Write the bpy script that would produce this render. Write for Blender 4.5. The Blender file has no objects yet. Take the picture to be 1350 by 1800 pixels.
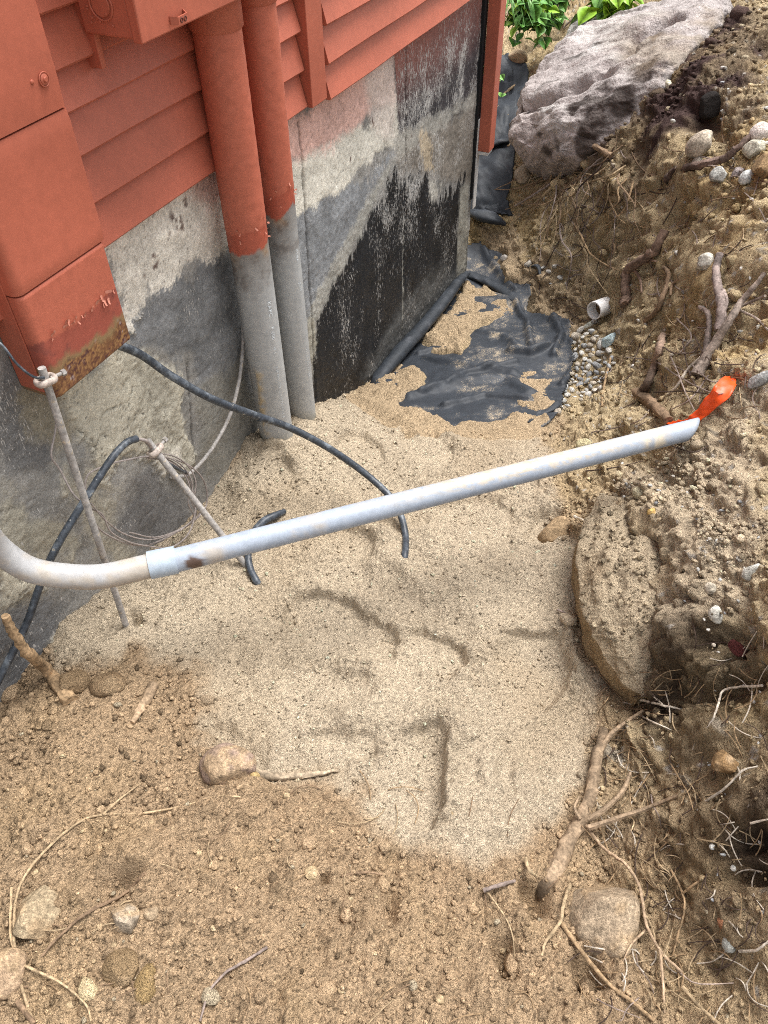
import bpy, bmesh, math, random
import numpy as np
from mathutils import Vector, Matrix

random.seed(7)
RNG = np.random.default_rng(11)
SC = bpy.context.scene
COL = SC.collection

# ------------------------------------------------------------------ camera, sky, sun, exposure
FPX = 1380.2
PITCH, ROLL, AZ, HC = math.radians(46.32), math.radians(-1.134), math.radians(25.92), 1.6
_f = np.array([0, math.cos(PITCH), -math.sin(PITCH)])
_r = np.array([1.0, 0, 0])
_u = np.cross(_r, _f)
CR = math.cos(ROLL) * _r + math.sin(ROLL) * _u
CU = -math.sin(ROLL) * _r + math.cos(ROLL) * _u
CF = _f
CAM = np.array([0, 0, HC])
cd = bpy.data.cameras.new("camera")
cam = bpy.data.objects.new("camera", cd)
COL.objects.link(cam)
cd.sensor_fit = 'HORIZONTAL'
cd.sensor_width = 36
cd.lens = FPX / 1350 * 36
cd.clip_start = 0.05
cd.clip_end = 200
M = Matrix.Identity(4)
for i in range(3):
    M[i][0], M[i][1], M[i][2], M[i][3] = CR[i], CU[i], -CF[i], CAM[i]
cam.matrix_world = M
SC.camera = cam

D = np.array([math.sin(AZ), math.cos(AZ), 0])       # along the house wall
N = np.array([math.cos(AZ), -math.sin(AZ), 0])      # out of the wall
ZU = np.array([0, 0, 1.0])
W0 = -1.1869

sun_dir = N * 0.35 + D * 0.65
sun_dir = sun_dir / np.linalg.norm(sun_dir)
SUN_EL = math.radians(70)
sun_vec = sun_dir * math.cos(SUN_EL) + ZU * math.sin(SUN_EL)
world = bpy.data.worlds.new("World")
SC.world = world
world.use_nodes = True
nt = world.node_tree
bg = nt.nodes["Background"]
sky = nt.nodes.new("ShaderNodeTexSky")
sky.sky_type = 'NISHITA'
sky.sun_disc = False
sky.sun_elevation = SUN_EL
sky.sun_rotation = math.atan2(sun_dir[0], sun_dir[1])
sky.air_density = 1.0
sky.dust_density = 4.0
hsv = nt.nodes.new("ShaderNodeHueSaturation")
hsv.inputs["Saturation"].default_value = 0.22
nt.links.new(sky.outputs[0], hsv.inputs["Color"])
nt.links.new(hsv.outputs[0], bg.inputs[0])
bg.inputs[1].default_value = 0.115
sd_ = bpy.data.lights.new("sun", 'SUN')
sd_.energy = 1.5
sd_.angle = math.radians(32)
sd_.color = (1, 0.97, 0.93)
sun = bpy.data.objects.new("sun", sd_)
COL.objects.link(sun)
sun.rotation_euler = Vector(-sun_vec).to_track_quat('-Z', 'Y').to_euler()
SC.view_settings.view_transform = 'Standard'
SC.view_settings.look = 'None'
SC.view_settings.gamma = 1
SC.view_settings.use_curve_mapping = False
SC.view_settings.exposure = 1.46
SC.cycles.max_bounces = 6
SC.cycles.use_denoising = False
SC.cycles.use_adaptive_sampling = False
SC.cycles.filter_width = 1.0

# ------------------------------------------------------------------ geometry helpers
def ray(px, py):
    v = CF * FPX + CR * (px - 675) - CU * (py - 900)
    return v / np.linalg.norm(v)

def at_z(px, py, z):
    v = ray(px, py)
    return CAM + v * ((z - HC) / v[2])

def at_wall(px, py, h=0.0):
    v = ray(px, py)
    return CAM + v * ((W0 + h - CAM @ N) / (v @ N))

def W(s, h, z):
    return D * s + N * (W0 + h) + ZU * z

def sz(px, py, h=0.0):
    p = at_wall(px, py, h)
    return (p @ D, p[2])

def H(ix, iy, seed):
    a = (ix.astype(np.int64) * 374761393 + iy.astype(np.int64) * 668265263 + seed * 974634777) & 0xFFFFFFFF
    a = ((a ^ (a >> 13)) * 1274126177) & 0xFFFFFFFF
    a = ((a ^ (a >> 16)) * 2246822519) & 0xFFFFFFFF
    return ((a ^ (a >> 15)) & 0xFFFFFF) / float(0x1000000)

def vn(x, y, seed):
    ix, iy = np.floor(x), np.floor(y)
    fx, fy = x - ix, y - iy
    fx = fx * fx * (3 - 2 * fx)
    fy = fy * fy * (3 - 2 * fy)
    a, b = H(ix, iy, seed), H(ix + 1, iy, seed)
    c, d = H(ix, iy + 1, seed), H(ix + 1, iy + 1, seed)
    return (a + (b - a) * fx) * (1 - fy) + (c + (d - c) * fx) * fy

def fbm(x, y, scale, seed, octv=4, gain=0.5):
    t, amp, tot = 0, 1.0, 0
    for o in range(octv):
        s = scale * 2 ** o
        ca, sa = math.cos(o * 1.1), math.sin(o * 1.1)
        t = t + amp * (vn((x * ca - y * sa) * s + 31.7 * o, (x * sa + y * ca) * s + 11.3 * o, seed + o) - 0.5)
        tot += amp * 0.5
        amp *= gain
    return t / tot

def lumps(x, y, size, seed, lo=0.2, hi=0.62, fill=1.0):
    """height (m) of round clods half sunk in the surface, and a random value per clod"""
    gx, gy = x / size, y / size
    ix, iy = np.floor(gx), np.floor(gy)
    best = np.zeros_like(x)
    rid = np.full_like(x, 0.5)
    for dx in (-1, 0, 1):
        for dy in (-1, 0, 1):
            cx, cy = ix + dx, iy + dy
            jx, jy = H(cx, cy, seed), H(cx, cy, seed + 1)
            rr = lo + (hi - lo) * H(cx, cy, seed + 2) ** 2
            rr = np.where(H(cx, cy, seed + 3) < fill, rr, 0.001)
            el = 0.75 + 0.5 * H(cx, cy, seed + 5)
            ddx, ddy = (gx - cx - jx) * el, (gy - cy - jy) / el
            h = np.sqrt(np.maximum(0, 1 - (ddx ** 2 + ddy ** 2) / rr ** 2)) * rr
            m = h > best
            best = np.where(m, h, best)
            rid = np.where(m, H(cx, cy, seed + 4), rid)
    return best * size, rid

def poly_sd(x, y, poly):
    """signed distance to a polygon, positive inside"""
    poly = np.asarray(poly, float)
    d = np.full(x.shape, 1e9)
    ins = np.zeros(x.shape, bool)
    n = len(poly)
    for i in range(n):
        ax, ay = poly[i]
        bx, by = poly[(i + 1) % n]
        ex, ey = bx - ax, by - ay
        t = np.clip(((x - ax) * ex + (y - ay) * ey) / (ex * ex + ey * ey + 1e-12), 0, 1)
        d = np.minimum(d, (x - ax - t * ex) ** 2 + (y - ay - t * ey) ** 2)
        c = ((ay > y) != (by > y)) & (x < (bx - ax) * (y - ay) / (by - ay + 1e-12) + ax)
        ins ^= c
    d = np.sqrt(d)
    return np.where(ins, d, -d)

def line_d(x, y, pts):
    d = np.full(x.shape, 1e9)
    for (ax, ay), (bx, by) in zip(pts[:-1], pts[1:]):
        ex, ey = bx - ax, by - ay
        t = np.clip(((x - ax) * ex + (y - ay) * ey) / (ex * ex + ey * ey + 1e-12), 0, 1)
        d = np.minimum(d, (x - ax - t * ex) ** 2 + (y - ay - t * ey) ** 2)
    return np.sqrt(d)

def sstep(a, b, x):
    t = np.clip((x - a) / (b - a), 0, 1)
    return t * t * (3 - 2 * t)

def mixc(c, new, m):
    new = np.asarray(new, float)
    return c * (1 - m[..., None]) + new * m[..., None]

def tag(o, label=None, cat=None, group=None, kind=None):
    if label: o['label'] = label
    if cat: o['category'] = cat
    if group: o['group'] = group
    if kind: o['kind'] = kind
    return o

def empty(name, loc, label=None, cat=None, group=None):
    o = bpy.data.objects.new(name, None)
    o.empty_display_size = 0.05
    o.location = Vector(loc)
    COL.objects.link(o)
    return tag(o, label, cat, group)

def root_loc(o):
    v = Vector(o.location)
    while o.parent:
        o = o.parent
        v += Vector(o.location)
    return v

def mesh_obj(name, verts, faces, mat, parent=None, smooth=True, col=None, msk=None, sharp=48):
    me = bpy.data.meshes.new(name)
    verts = np.asarray(verts, np.float32).reshape(-1, 3)
    off = np.array(root_loc(parent), np.float32) if parent else verts.mean(0)
    verts = verts - off
    if isinstance(faces, np.ndarray):
        k = faces.shape[1]
        me.vertices.add(len(verts))
        me.vertices.foreach_set("co", verts.ravel())
        me.loops.add(faces.size)
        me.loops.foreach_set("vertex_index", faces.ravel().astype(np.int32))
        me.polygons.add(len(faces))
        me.polygons.foreach_set("loop_start", np.arange(0, faces.size, k, dtype=np.int32))
        me.update(calc_edges=True)
        me.validate()
    else:
        me.from_pydata(verts.tolist(), [], faces)
    me.polygons.foreach_set("use_smooth", np.full(len(me.polygons), smooth))
    if col is not None:
        a = me.color_attributes.new("Col", 'FLOAT_COLOR', 'POINT')
        c = np.ones((len(verts), 4), np.float32)
        c[:, :3] = np.asarray(col).reshape(-1, 3)
        a.data.foreach_set("color", c.ravel())
    if msk is not None:
        a = me.attributes.new("Msk", 'FLOAT', 'POINT')
        a.data.foreach_set("value", np.asarray(msk, np.float32).ravel())
    if smooth and len(me.polygons) < 12000: me.set_sharp_from_angle(angle=math.radians(sharp))
    if mat: me.materials.append(mat)
    o = bpy.data.objects.new(name, me)
    COL.objects.link(o)
    if parent:
        o.parent = parent
    else:
        o.location = Vector(off.tolist())
    return o

def bm_obj(name, bm, mat, parent=None, smooth=False):
    me = bpy.data.meshes.new(name)
    off = root_loc(parent) if parent else Vector((0, 0, 0))
    if not parent:
        for v in bm.verts: off += v.co
        off /= max(1, len(bm.verts))
    for v in bm.verts: v.co -= off
    bmesh.ops.recalc_face_normals(bm, faces=bm.faces)
    bm.to_mesh(me)
    bm.free()
    for p in me.polygons: p.use_smooth = smooth
    if mat: me.materials.append(mat)
    o = bpy.data.objects.new(name, me)
    COL.objects.link(o)
    if parent: o.parent = parent
    else: o.location = off
    return o

def wbox(name, s0, s1, h0, h1, z0, z1, mat, parent=None, bev=0.003, seg=2):
    """bevelled box in wall coordinates"""
    bm = bmesh.new()
    vs = [bm.verts.new(Vector(W(s, h, z))) for s in (s0, s1) for h in (h0, h1) for z in (z0, z1)]
    for f in ((0, 1, 3, 2), (4, 6, 7, 5), (0, 4, 5, 1), (2, 3, 7, 6), (0, 2, 6, 4), (1, 5, 7, 3)):
        bm.faces.new([vs[i] for i in f])
    if bev:
        bmesh.ops.bevel(bm, geom=list(bm.edges), offset=bev, segments=seg, affect='EDGES', profile=0.5)
    return bm_obj(name, bm, mat, parent, smooth=False)

def smooth_path(pts, n=6):
    p = [np.asarray(q, float) for q in pts]
    if len(p) < 3: 
        return [p[0] + (p[1] - p[0]) * t for t in np.linspace(0, 1, n + 1)]
    p = [2 * p[0] - p[1]] + p + [2 * p[-1] - p[-2]]
    out = []
    for i in range(1, len(p) - 2):
        for t in np.linspace(0, 1, n, endpoint=False):
            a, b, c, d = p[i - 1], p[i], p[i + 1], p[i + 2]
            out.append(0.5 * (2 * b + (c - a) * t + (2 * a - 5 * b + 4 * c - d) * t * t + (3 * b - a - 3 * c + d) * t ** 3))
    out.append(p[-2])
    return out

def tube_data(path, radii, seg=8, wob=0.0, flat=1.0, caps=True, seed=0):
    path = np.asarray(path, float)
    n = len(path)
    radii = np.broadcast_to(np.asarray(radii, float), (n,)) if np.ndim(radii) == 0 else np.interp(np.linspace(0, 1, n), np.linspace(0, 1, len(radii)), radii)
    tg = np.gradient(path, axis=0)
    tg /= np.linalg.norm(tg, axis=1)[:, None] + 1e-12
    a = np.cross(tg[0], ZU)
    if np.linalg.norm(a) < 0.1: a = np.cross(tg[0], np.array([1.0, 0, 0]))
    a /= np.linalg.norm(a)
    rg = np.random.default_rng(seed)
    V = []
    ang = np.linspace(0, 2 * math.pi, seg, endpoint=False)
    for i in range(n):
        a = a - tg[i] * (a @ tg[i])
        a /= np.linalg.norm(a) + 1e-12
        b = np.cross(tg[i], a)
        rr = radii[i] * (1 + wob * rg.uniform(-1, 1, seg))
        V.append(path[i] + rr[:, None] * (np.cos(ang)[:, None] * a + flat * np.sin(ang)[:, None] * b))
    V = np.concatenate(V)
    F = []
    for i in range(n - 1):
        for j in range(seg):
            k = (j + 1) % seg
            F.append((i * seg + j, i * seg + k, (i + 1) * seg + k, (i + 1) * seg + j))
    if caps:
        F.append(tuple(range(seg))[::-1])
        F.append(tuple(range((n - 1) * seg, n * seg)))
    return V, F

def tube(name, pts, radii, mat, parent=None, seg=10, n=6, wob=0.0, flat=1.0, seed=0, col=None):
    V, F = tube_data(smooth_path(pts, n), radii, seg, wob, flat, True, seed)
    c = None if col is None else np.broadcast_to(np.asarray(col), (len(V), 3))
    return mesh_obj(name, V, F, mat, parent, True, c)

def pipe_shell(path, ro, ri, seg=40):
    """hollow straight pipe"""
    Vo, Fo = tube_data(path, ro, seg, caps=False)
    Vi, Fi = tube_data(path, ri, seg, caps=False)
    n = len(Vo)
    F = list(Fo) + [tuple(i + n for i in reversed(f)) for f in Fi]
    for base in (0, n - seg):
        for j in range(seg):
            k = (j + 1) % seg
            F.append((base + j, base + k, base + k + n, base + j + n))
    return np.concatenate([Vo, Vi]), F

# ------------------------------------------------------------------ materials
def mat(name, color=(0.5, 0.5, 0.5), rough=0.8, attr=False, grain=(), bump=(), spec=0.3, metallic=0.0, spots=(), masked=(), gloss=None):
    """grain: (scale, low, high) multiplies the colour by noise; bump: (scale, strength, distance); spots: (scale, threshold, color, softness)"""
    m = bpy.data.materials.new(name)
    m.use_nodes = True
    t = m.node_tree
    b = t.nodes["Principled BSDF"]
    b.inputs["Roughness"].default_value = rough
    b.inputs["Specular IOR Level"].default_value = spec
    b.inputs["Metallic"].default_value = metallic
    tc = t.nodes.new("ShaderNodeNewGeometry")
    pos = tc.outputs["Position"]
    if attr:
        a = t.nodes.new("ShaderNodeAttribute")
        a.attribute_name = "Col"
        cur = a.outputs["Color"]
    else:
        r = t.nodes.new("ShaderNodeRGB")
        r.outputs[0].default_value = (*color, 1)
        cur = r.outputs[0]
    def noise(scale, detail=3.0, rough_=0.6):
        n = t.nodes.new("ShaderNodeTexNoise")
        n.inputs["Scale"].default_value = scale
        n.inputs["Detail"].default_value = detail
        n.inputs["Roughness"].default_value = rough_
        t.links.new(pos, n.inputs["Vector"])
        return n.outputs["Fac"]
    for sc, thr, colr, soft in spots:
        mr = t.nodes.new("ShaderNodeMapRange")
        mr.interpolation_type = 'SMOOTHSTEP'
        mr.inputs[1].default_value = thr
        mr.inputs[2].default_value = thr + soft
        t.links.new(noise(sc, 4), mr.inputs[0])
        mx = t.nodes.new("ShaderNodeMix")
        mx.data_type = 'RGBA'
        t.links.new(mr.outputs[0], mx.inputs[0])
        t.links.new(cur, mx.inputs[6])
        mx.inputs[7].default_value = (*colr, 1)
        cur = mx.outputs[2]
    for sc, thr, colr, soft, stretch in masked:
        # small marks that appear where the surface's own Msk value is high; stretch > 1 draws them out vertically
        at = t.nodes.new("ShaderNodeAttribute")
        at.attribute_name = "Msk"
        mp = t.nodes.new("ShaderNodeMapping")
        mp.vector_type = 'POINT'
        mp.inputs["Scale"].default_value = (1, 1, 1 / stretch)
        t.links.new(pos, mp.inputs["Vector"])
        n = t.nodes.new("ShaderNodeTexNoise")
        n.inputs["Scale"].default_value = sc
        n.inputs["Detail"].default_value = 3
        t.links.new(mp.outputs[0], n.inputs["Vector"])
        ad = t.nodes.new("ShaderNodeMath")
        ad.operation = 'MULTIPLY_ADD'
        t.links.new(at.outputs["Fac"], ad.inputs[0])
        ad.inputs[1].default_value = 0.34
        t.links.new(n.outputs["Fac"], ad.inputs[2])
        mr = t.nodes.new("ShaderNodeMapRange")
        mr.interpolation_type = 'SMOOTHSTEP'
        mr.inputs[1].default_value = thr
        mr.inputs[2].default_value = thr + soft
        t.links.new(ad.outputs[0], mr.inputs[0])
        mx = t.nodes.new("ShaderNodeMix")
        mx.data_type = 'RGBA'
        t.links.new(mr.outputs[0], mx.inputs[0])
        t.links.new(cur, mx.inputs[6])
        mx.inputs[7].default_value = (*colr, 1)
        cur = mx.outputs[2]
    for sc, lo, hi in grain:
        mr = t.nodes.new("ShaderNodeMapRange")
        mr.inputs[1].default_value = 0.32
        mr.inputs[2].default_value = 0.68
        mr.inputs[3].default_value = lo
        mr.inputs[4].default_value = hi
        t.links.new(noise(sc, 2), mr.inputs[0])
        mx = t.nodes.new("ShaderNodeMix")
        mx.data_type = 'RGBA'
        mx.blend_type = 'MULTIPLY'
        mx.inputs[0].default_value = 1
        t.links.new(cur, mx.inputs[6])
        cmb = t.nodes.new("ShaderNodeCombineColor")
        for k in range(3): t.links.new(mr.outputs[0], cmb.inputs[k])
        t.links.new(cmb.outputs[0], mx.inputs[7])
        cur = mx.outputs[2]
    t.links.new(cur, b.inputs["Base Color"])
    if gloss:
        bw = t.nodes.new("ShaderNodeRGBToBW")
        t.links.new(cur, bw.inputs[0])
        mr = t.nodes.new("ShaderNodeMapRange")
        mr.inputs[1].default_value, mr.inputs[2].default_value = 0.015, 0.09
        mr.inputs[3].default_value, mr.inputs[4].default_value = gloss, rough
        t.links.new(bw.outputs[0], mr.inputs[0])
        t.links.new(mr.outputs[0], b.inputs["Roughness"])
    prev = None
    for sc, st, dist in bump:
        bn = t.nodes.new("ShaderNodeBump")
        bn.inputs["Strength"].default_value = st
        bn.inputs["Distance"].default_value = dist
        t.links.new(noise(sc, 3), bn.inputs["Height"])
        if prev: t.links.new(prev, bn.inputs["Normal"])
        prev = bn.outputs[0]
    if prev: t.links.new(prev, b.inputs["Normal"])
    return m

RED = (0.415, 0.116, 0.070)
M_SOIL = mat("soil", attr=True, rough=0.95, spec=0.12, grain=((480, 0.62, 1.28), (190, 0.82, 1.14)), bump=((430, 1.0, 0.005), (170, 0.9, 0.010)))
M_WALL = mat("stained_concrete", attr=True, rough=0.82, spec=0.32, gloss=0.45, masked=((300, .72, (.42, .40, .37), .05, 6.0), (520, .79, (.50, .49, .46), .03, 1.6)), grain=((260, 0.75, 1.22), (70, 0.85, 1.12)), bump=((220, 0.5, 0.003), (45, 0.4, 0.006)))
M_RED = mat("red_paint", RED, rough=0.5, spec=0.35, grain=((60, 0.94, 1.05), (5, 0.88, 1.07), (500, .96, 1.04)), bump=((260, 0.10, 0.0008), (900, .08, .0004)), spots=((70, .76, (.33, .10, .065), .03), (160, .80, (.60, .36, .29), .02)))
M_REDC = mat("red_paint_worn", attr=True, rough=0.55, spec=0.35, grain=((60, 0.94, 1.06), (400, 0.90, 1.1)), bump=((200, 0.2, 0.001),))
M_PVC = mat("grey_pvc", attr=True, rough=0.5, spec=0.4, grain=((60, 0.92, 1.08), (500, 0.92, 1.08)), bump=((160, 0.10, 0.001), (70, .12, .003)), masked=())
M_WHITE = mat("white_plastic", (0.82, 0.81, 0.79), rough=0.45, grain=((80, 0.9, 1.05),))
M_BLACK = mat("black_rubber", (0.035, 0.042, 0.052), rough=0.42, spec=0.4, grain=((90, 0.7, 1.6),), spots=((30, 0.50, (0.15, 0.17, 0.19), 0.25), (150, 0.66, (0.30, 0.30, 0.28), 0.06), (60, .68, (.30, .26, .19), .06)), bump=((200, 0.25, 0.001),))
M_FABRIC = mat("black_geotextile", attr=True, rough=0.62, spec=0.4, masked=((520, .80, (.46, .37, .25), .03, 1.0), (230, .88, (.44, .35, .23), .05, 1.0)), grain=((300, 0.8, 1.25), (40, 0.85, 1.15)), bump=((600, 0.35, 0.001), (30, 0.25, 0.006)))
M_GALV = mat("galvanised_steel", (0.33, 0.31, 0.29), rough=0.6, spec=0.4, grain=((120, 0.7, 1.3), (25, 0.8, 1.2)), bump=((150, 0.3, 0.001),), spots=((70, .6, (.42, .36, .28), .08),))
M_WIRE = mat("dusty_wire", (0.30, 0.26, 0.24), rough=0.6, grain=((100, 0.8, 1.2),))
M_BRONZE = mat("weathered_clamp", (0.45, 0.38, 0.33), rough=0.6, grain=((140, 0.7, 1.25),), bump=((200, .3, .001),))
M_STONE = mat("stone", attr=True, rough=0.9, spec=0.18, grain=((160, 0.7, 1.25), (40, 0.72, 1.2), (520, .62, 1.3)), bump=((400, 0.7, 0.003), (120, 0.5, 0.005), (35, 0.4, 0.008)))
M_GRANITE = mat("pink_granite", attr=True, rough=0.8, spec=0.3, grain=((60, 0.82, 1.15), (230, 0.62, 1.35), (12, 0.88, 1.1)), bump=((60, 0.6, 0.01), (18, 0.6, 0.03), (170, .5, .004)))
M_ROOT = mat("root_bark", attr=True, rough=0.85, spec=0.2, grain=((150, 0.6, 1.35), (40, .8, 1.2)), bump=((170, 0.6, 0.002),))
M_ORANGE = mat("orange_ribbon", (0.80, 0.085, 0.012), rough=0.4, spec=0.4, grain=((50, 0.85, 1.1),), spots=((60, .7, (.25, .08, .03), .05),))
M_LEAF = mat("leaf_green", (0.10, 0.26, 0.045), rough=0.45, spec=0.35, grain=((60, 0.75, 1.3),))
M_LEAF2 = mat("leaf_lime", (0.22, 0.40, 0.03), rough=0.45, spec=0.35, grain=((60, 0.8, 1.25),))
M_STEM = mat("plant_stem", (0.16, 0.17, 0.06), rough=0.7)
M_PRINT = mat("white_print", (0.62, 0.66, 0.68), rough=0.6)
M_DARK = mat("black_gap_strip", (0.012, 0.012, 0.013), rough=0.8)
M_EDGEW = mat("white_trim", (0.62, 0.60, 0.57), rough=0.6, grain=((60, 0.85, 1.1),))

# ------------------------------------------------------------------ ground
CTRL = [(0,1235,.04),(80,1140,.05),(135,1040,.07),(220,1000,.0),(300,940,-.03),(365,870,-.035),(445,750,-.0),(490,775,0),(525,740,-.055),(555,722,-.15),(650,672,-.34),(760,560,-.44),(820,485,-.47),
 (600,850,-.05),(600,930,-.03),(440,1000,-.015),(220,1095,.03),(710,985,-.02),(600,1080,-.02),(730,1140,-.02),(850,1050,-.02),(960,1000,-.04),(960,1150,-.06),(700,1300,.0),(850,1350,.0),(560,1200,.01),
 (650,780,-.09),(740,735,-.2),(850,770,-.14),(900,850,-.07),(950,880,-.05),(980,780,-.12),
 (720,700,-.28),(800,680,-.29),(900,680,-.27),(960,700,-.22),(860,600,-.36),(950,590,-.33),(900,520,-.40),(850,450,-.45),(990,620,-.3),
 (880,400,-.36),(930,480,-.37),(980,510,-.32),(950,590,-.33),(940,500,-.36),(930,430,-.30),(940,350,-.2),(945,290,-.1),
 (1050,830,.02),(1050,680,-.2),(1050,620,-.25),(1050,560,-.25),(1040,480,-.15),(1040,420,-.05),(1050,340,.08),(1060,265,.2),
 (1150,700,0),(1150,600,-.02),(1150,520,.03),(1150,430,.12),(1150,350,.22),(1150,280,.32),(1150,200,.40),
 (1250,740,.29),(1250,650,.28),(1250,560,.27),(1250,440,.32),(1250,330,.4),(1250,200,.5),(1250,100,.58),
 (1345,1000,.36),(1345,850,.37),(1345,680,.39),(1345,560,.40),(1345,420,.47),(1345,280,.52),(1345,120,.6),(1345,10,.65),
 (1020,740,-.15),(1100,740,-.02),(1215,765,.25),(1160,790,.17),(1100,810,.06),
 (1200,870,.24),(1110,880,.16),(1030,900,-.02),(1015,1000,-.04),(1030,1100,-.06),(1060,1210,-.06),(1120,1260,-.02),(1200,1260,.1),(1270,1120,.28),(1215,1000,.255),(1150,915,.20),(1230,1090,.225),(1105,865,.155),(1110,1080,.03),(1280,1250,.24),(1345,1200,.35),(1345,1400,.32),(1250,1400,.2),(1150,1380,.03),(1090,1350,.0),(1200,1550,.1),(1345,1600,.28),(1280,1700,.16),(1345,1790,.22),
 (1060,1590,.02),(1050,1750,.06),(900,1600,.03),(700,1500,.02),(700,1785,.08),(400,1700,.08),(400,1400,.06),(100,1400,.09),(60,1600,.1),(100,1785,.1),(250,1200,.055),(130,1200,.065),
 (880,140,.05),(870,200,-.03),(865,300,-.17),(862,390,-.33),(900,100,.09),(930,40,.14),(960,10,.22),(960,150,.1),(1000,200,.1),(1100,150,.25)]
_c = []
for px, py, z in CTRL: _c.append(at_z(px, py, z))
for p in [(0,0,.1),(-.8,0,.1),(.8,0,.3),(1.4,.5,.6),(1.9,1.2,.62),(2.6,2.2,.66),(3.2,3.5,.7),(3.4,5,.8),(2.2,6.6,.75),(1,6.4,.4),(.2,6.4,.2),(-1,6.4,.1),(-1.2,.2,.1),(-1.4,1.2,.05),(-1.2,3,-.2),(-.6,4.5,-.1),(3.4,.2,.9)]:
    _c.append(np.array(p, float))
CP = np.array(_c)

def _phi(r2):
    return 0.5 * r2 * np.log(r2 + 1e-9)
_n = len(CP)
_A = np.zeros((_n + 3, _n + 3))
_dx = CP[:, None, :2] - CP[None, :, :2]
_A[:_n, :_n] = _phi((_dx ** 2).sum(-1)) + np.eye(_n) * 2e-3
_A[:_n, _n] = 1
_A[:_n, _n + 1:] = CP[:, :2]
_A[_n:, :_n] = _A[:_n, _n:].T
_sol = np.linalg.solve(_A, np.concatenate([CP[:, 2], np.zeros(3)]))

def base_h(x, y):
    x = np.asarray(x, float)
    sh = x.shape
    x = x.ravel(); y = np.asarray(y, float).ravel()
    out = np.empty(len(x))
    for i in range(0, len(x), 60000):
        xx, yy = x[i:i + 60000], y[i:i + 60000]
        r2 = (xx[:, None] - CP[None, :, 0]) ** 2 + (yy[:, None] - CP[None, :, 1]) ** 2
        out[i:i + 60000] = _phi(r2) @ _sol[:_n] + _sol[_n] + _sol[_n + 1] * xx + _sol[_n + 2] * yy
    return np.clip(out, -0.6, 1.1).reshape(sh)

def axis(a, b, lo, hi, fine, coarse, grow=1.012):
    v = list(np.arange(lo, hi, fine))
    s = fine; p = v[-1]
    while p < b:
        s = min(coarse, s * grow); p += s; v.append(p)
    s = fine; p = v[0]; left = []
    while p > a:
        s = min(coarse, s * grow); p -= s; left.append(p)
    return np.array(left[::-1] + v)

def axis3(bands):
    v = [bands[0][0]]
    for a, b, st_ in bands:
        n = max(1, int(round((b - a) / st_)))
        v += list(a + (b - a) * (np.arange(n) + 1) / n)
    return np.array(v)
gx = axis3([(-1.35, -0.95, .012), (-0.95, 0.8, .0039), (0.8, 1.75, .0056), (1.75, 2.4, .010), (2.4, 3.3, .025)])
gy = axis3([(0.12, 0.3, .008), (0.3, 1.9, .0039), (1.9, 2.5, .0052), (2.5, 4.2, .0062), (4.2, 5.2, .012), (5.2, 6.3, .02)])
GX, GY = np.meshgrid(gx, gy)
BASE = base_h(GX, GY)
Z = BASE.copy()

def grid_h(x, y):
    x = np.atleast_1d(np.asarray(x, float)); y = np.atleast_1d(np.asarray(y, float))
    i = np.clip(np.searchsorted(gx, x) - 1, 0, len(gx) - 2)
    j = np.clip(np.searchsorted(gy, y) - 1, 0, len(gy) - 2)
    fx = np.clip((x - gx[i]) / (gx[i + 1] - gx[i]), 0, 1)
    fy = np.clip((y - gy[j]) / (gy[j + 1] - gy[j]), 0, 1)
    return (Z[j, i] * (1 - fx) + Z[j, i + 1] * fx) * (1 - fy) + (Z[j + 1, i] * (1 - fx) + Z[j + 1, i + 1] * fx) * fy

_ts = np.arange(0.9, 7.2, 0.012)
def hit(px, py):
    v = ray(px, py)
    P = CAM + v * _ts[:, None]
    dz = P[:, 2] - grid_h(P[:, 0], P[:, 1])
    k = np.argmax(dz < 0)
    if dz[k] >= 0: k = len(_ts) - 1
    a, b = dz[max(k - 1, 0)], dz[k]
    t = _ts[max(k - 1, 0)] + 0.012 * (a / (a - b) if a > b else 0)
    return CAM + v * t
def hxy(pts): return [tuple(hit(*p)[:2]) for p in pts]

# soil zones, as patches of ground outlined in plan
P_SAND = hxy([(350,880),(445,745),(490,760),(560,715),(650,664),(700,640),(745,680),(720,720),(800,745),(900,745),(975,790),(950,860),(985,905),(1015,1000),(1035,1120),(1060,1210),(1050,1290),(990,1410),(900,1480),(770,1500),(690,1480),(640,1410),(590,1375),(450,1350),(385,1290),(395,1230),(340,1150),(230,1130),(100,1180),(80,1120),(280,930)])
P_SAND2 = hxy([(835,395),(900,395),(960,470),(1010,520),(1035,560),(1010,600),(960,570),(920,520),(880,450)])
P_PATCH = [hxy(q) for q in (
    [(800,520),(850,508),(900,535),(905,555),(860,565),(830,590),(815,625),(770,625),(742,600),(765,565)],
    [(650,680),(700,640),(740,650),(748,690),(715,705),(660,700)],
    [(895,665),(940,645),(980,665),(965,705),(920,715),(895,695)],
    [(915,480),(960,475),(1005,520),(1000,555),(950,545),(915,520)],
    [(870,735),(920,715),(960,700),(995,700),(990,740),(960,775),(890,770)],
    [(868,452),(895,448),(930,480),(935,520),(905,505),(885,480)],
    [(820,500),(840,512),(800,540),(770,570),(760,560),(790,530)])]
P_DARK = [hxy(q) for q in (
    [(1170,1170),(1260,1085),(1349,1120),(1349,1570),(1290,1520),(1220,1460),(1150,1340),(1120,1250)],
    [(1180,1420),(1349,1500),(1349,1740),(1250,1720),(1190,1600)])]
P_DARK2 = [hxy(q) for q in ([(1190,80),(1250,50),(1349,10),(1349,215),(1270,225),(1180,270),(1080,320),(1030,300),(1100,235),(1150,160)],)]
P_GRAV = hxy([(1090,820),(1215,760),(1300,690),(1345,660),(1345,1120),(1260,1090),(1200,1130),(1150,1000),(1050,860)])
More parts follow.
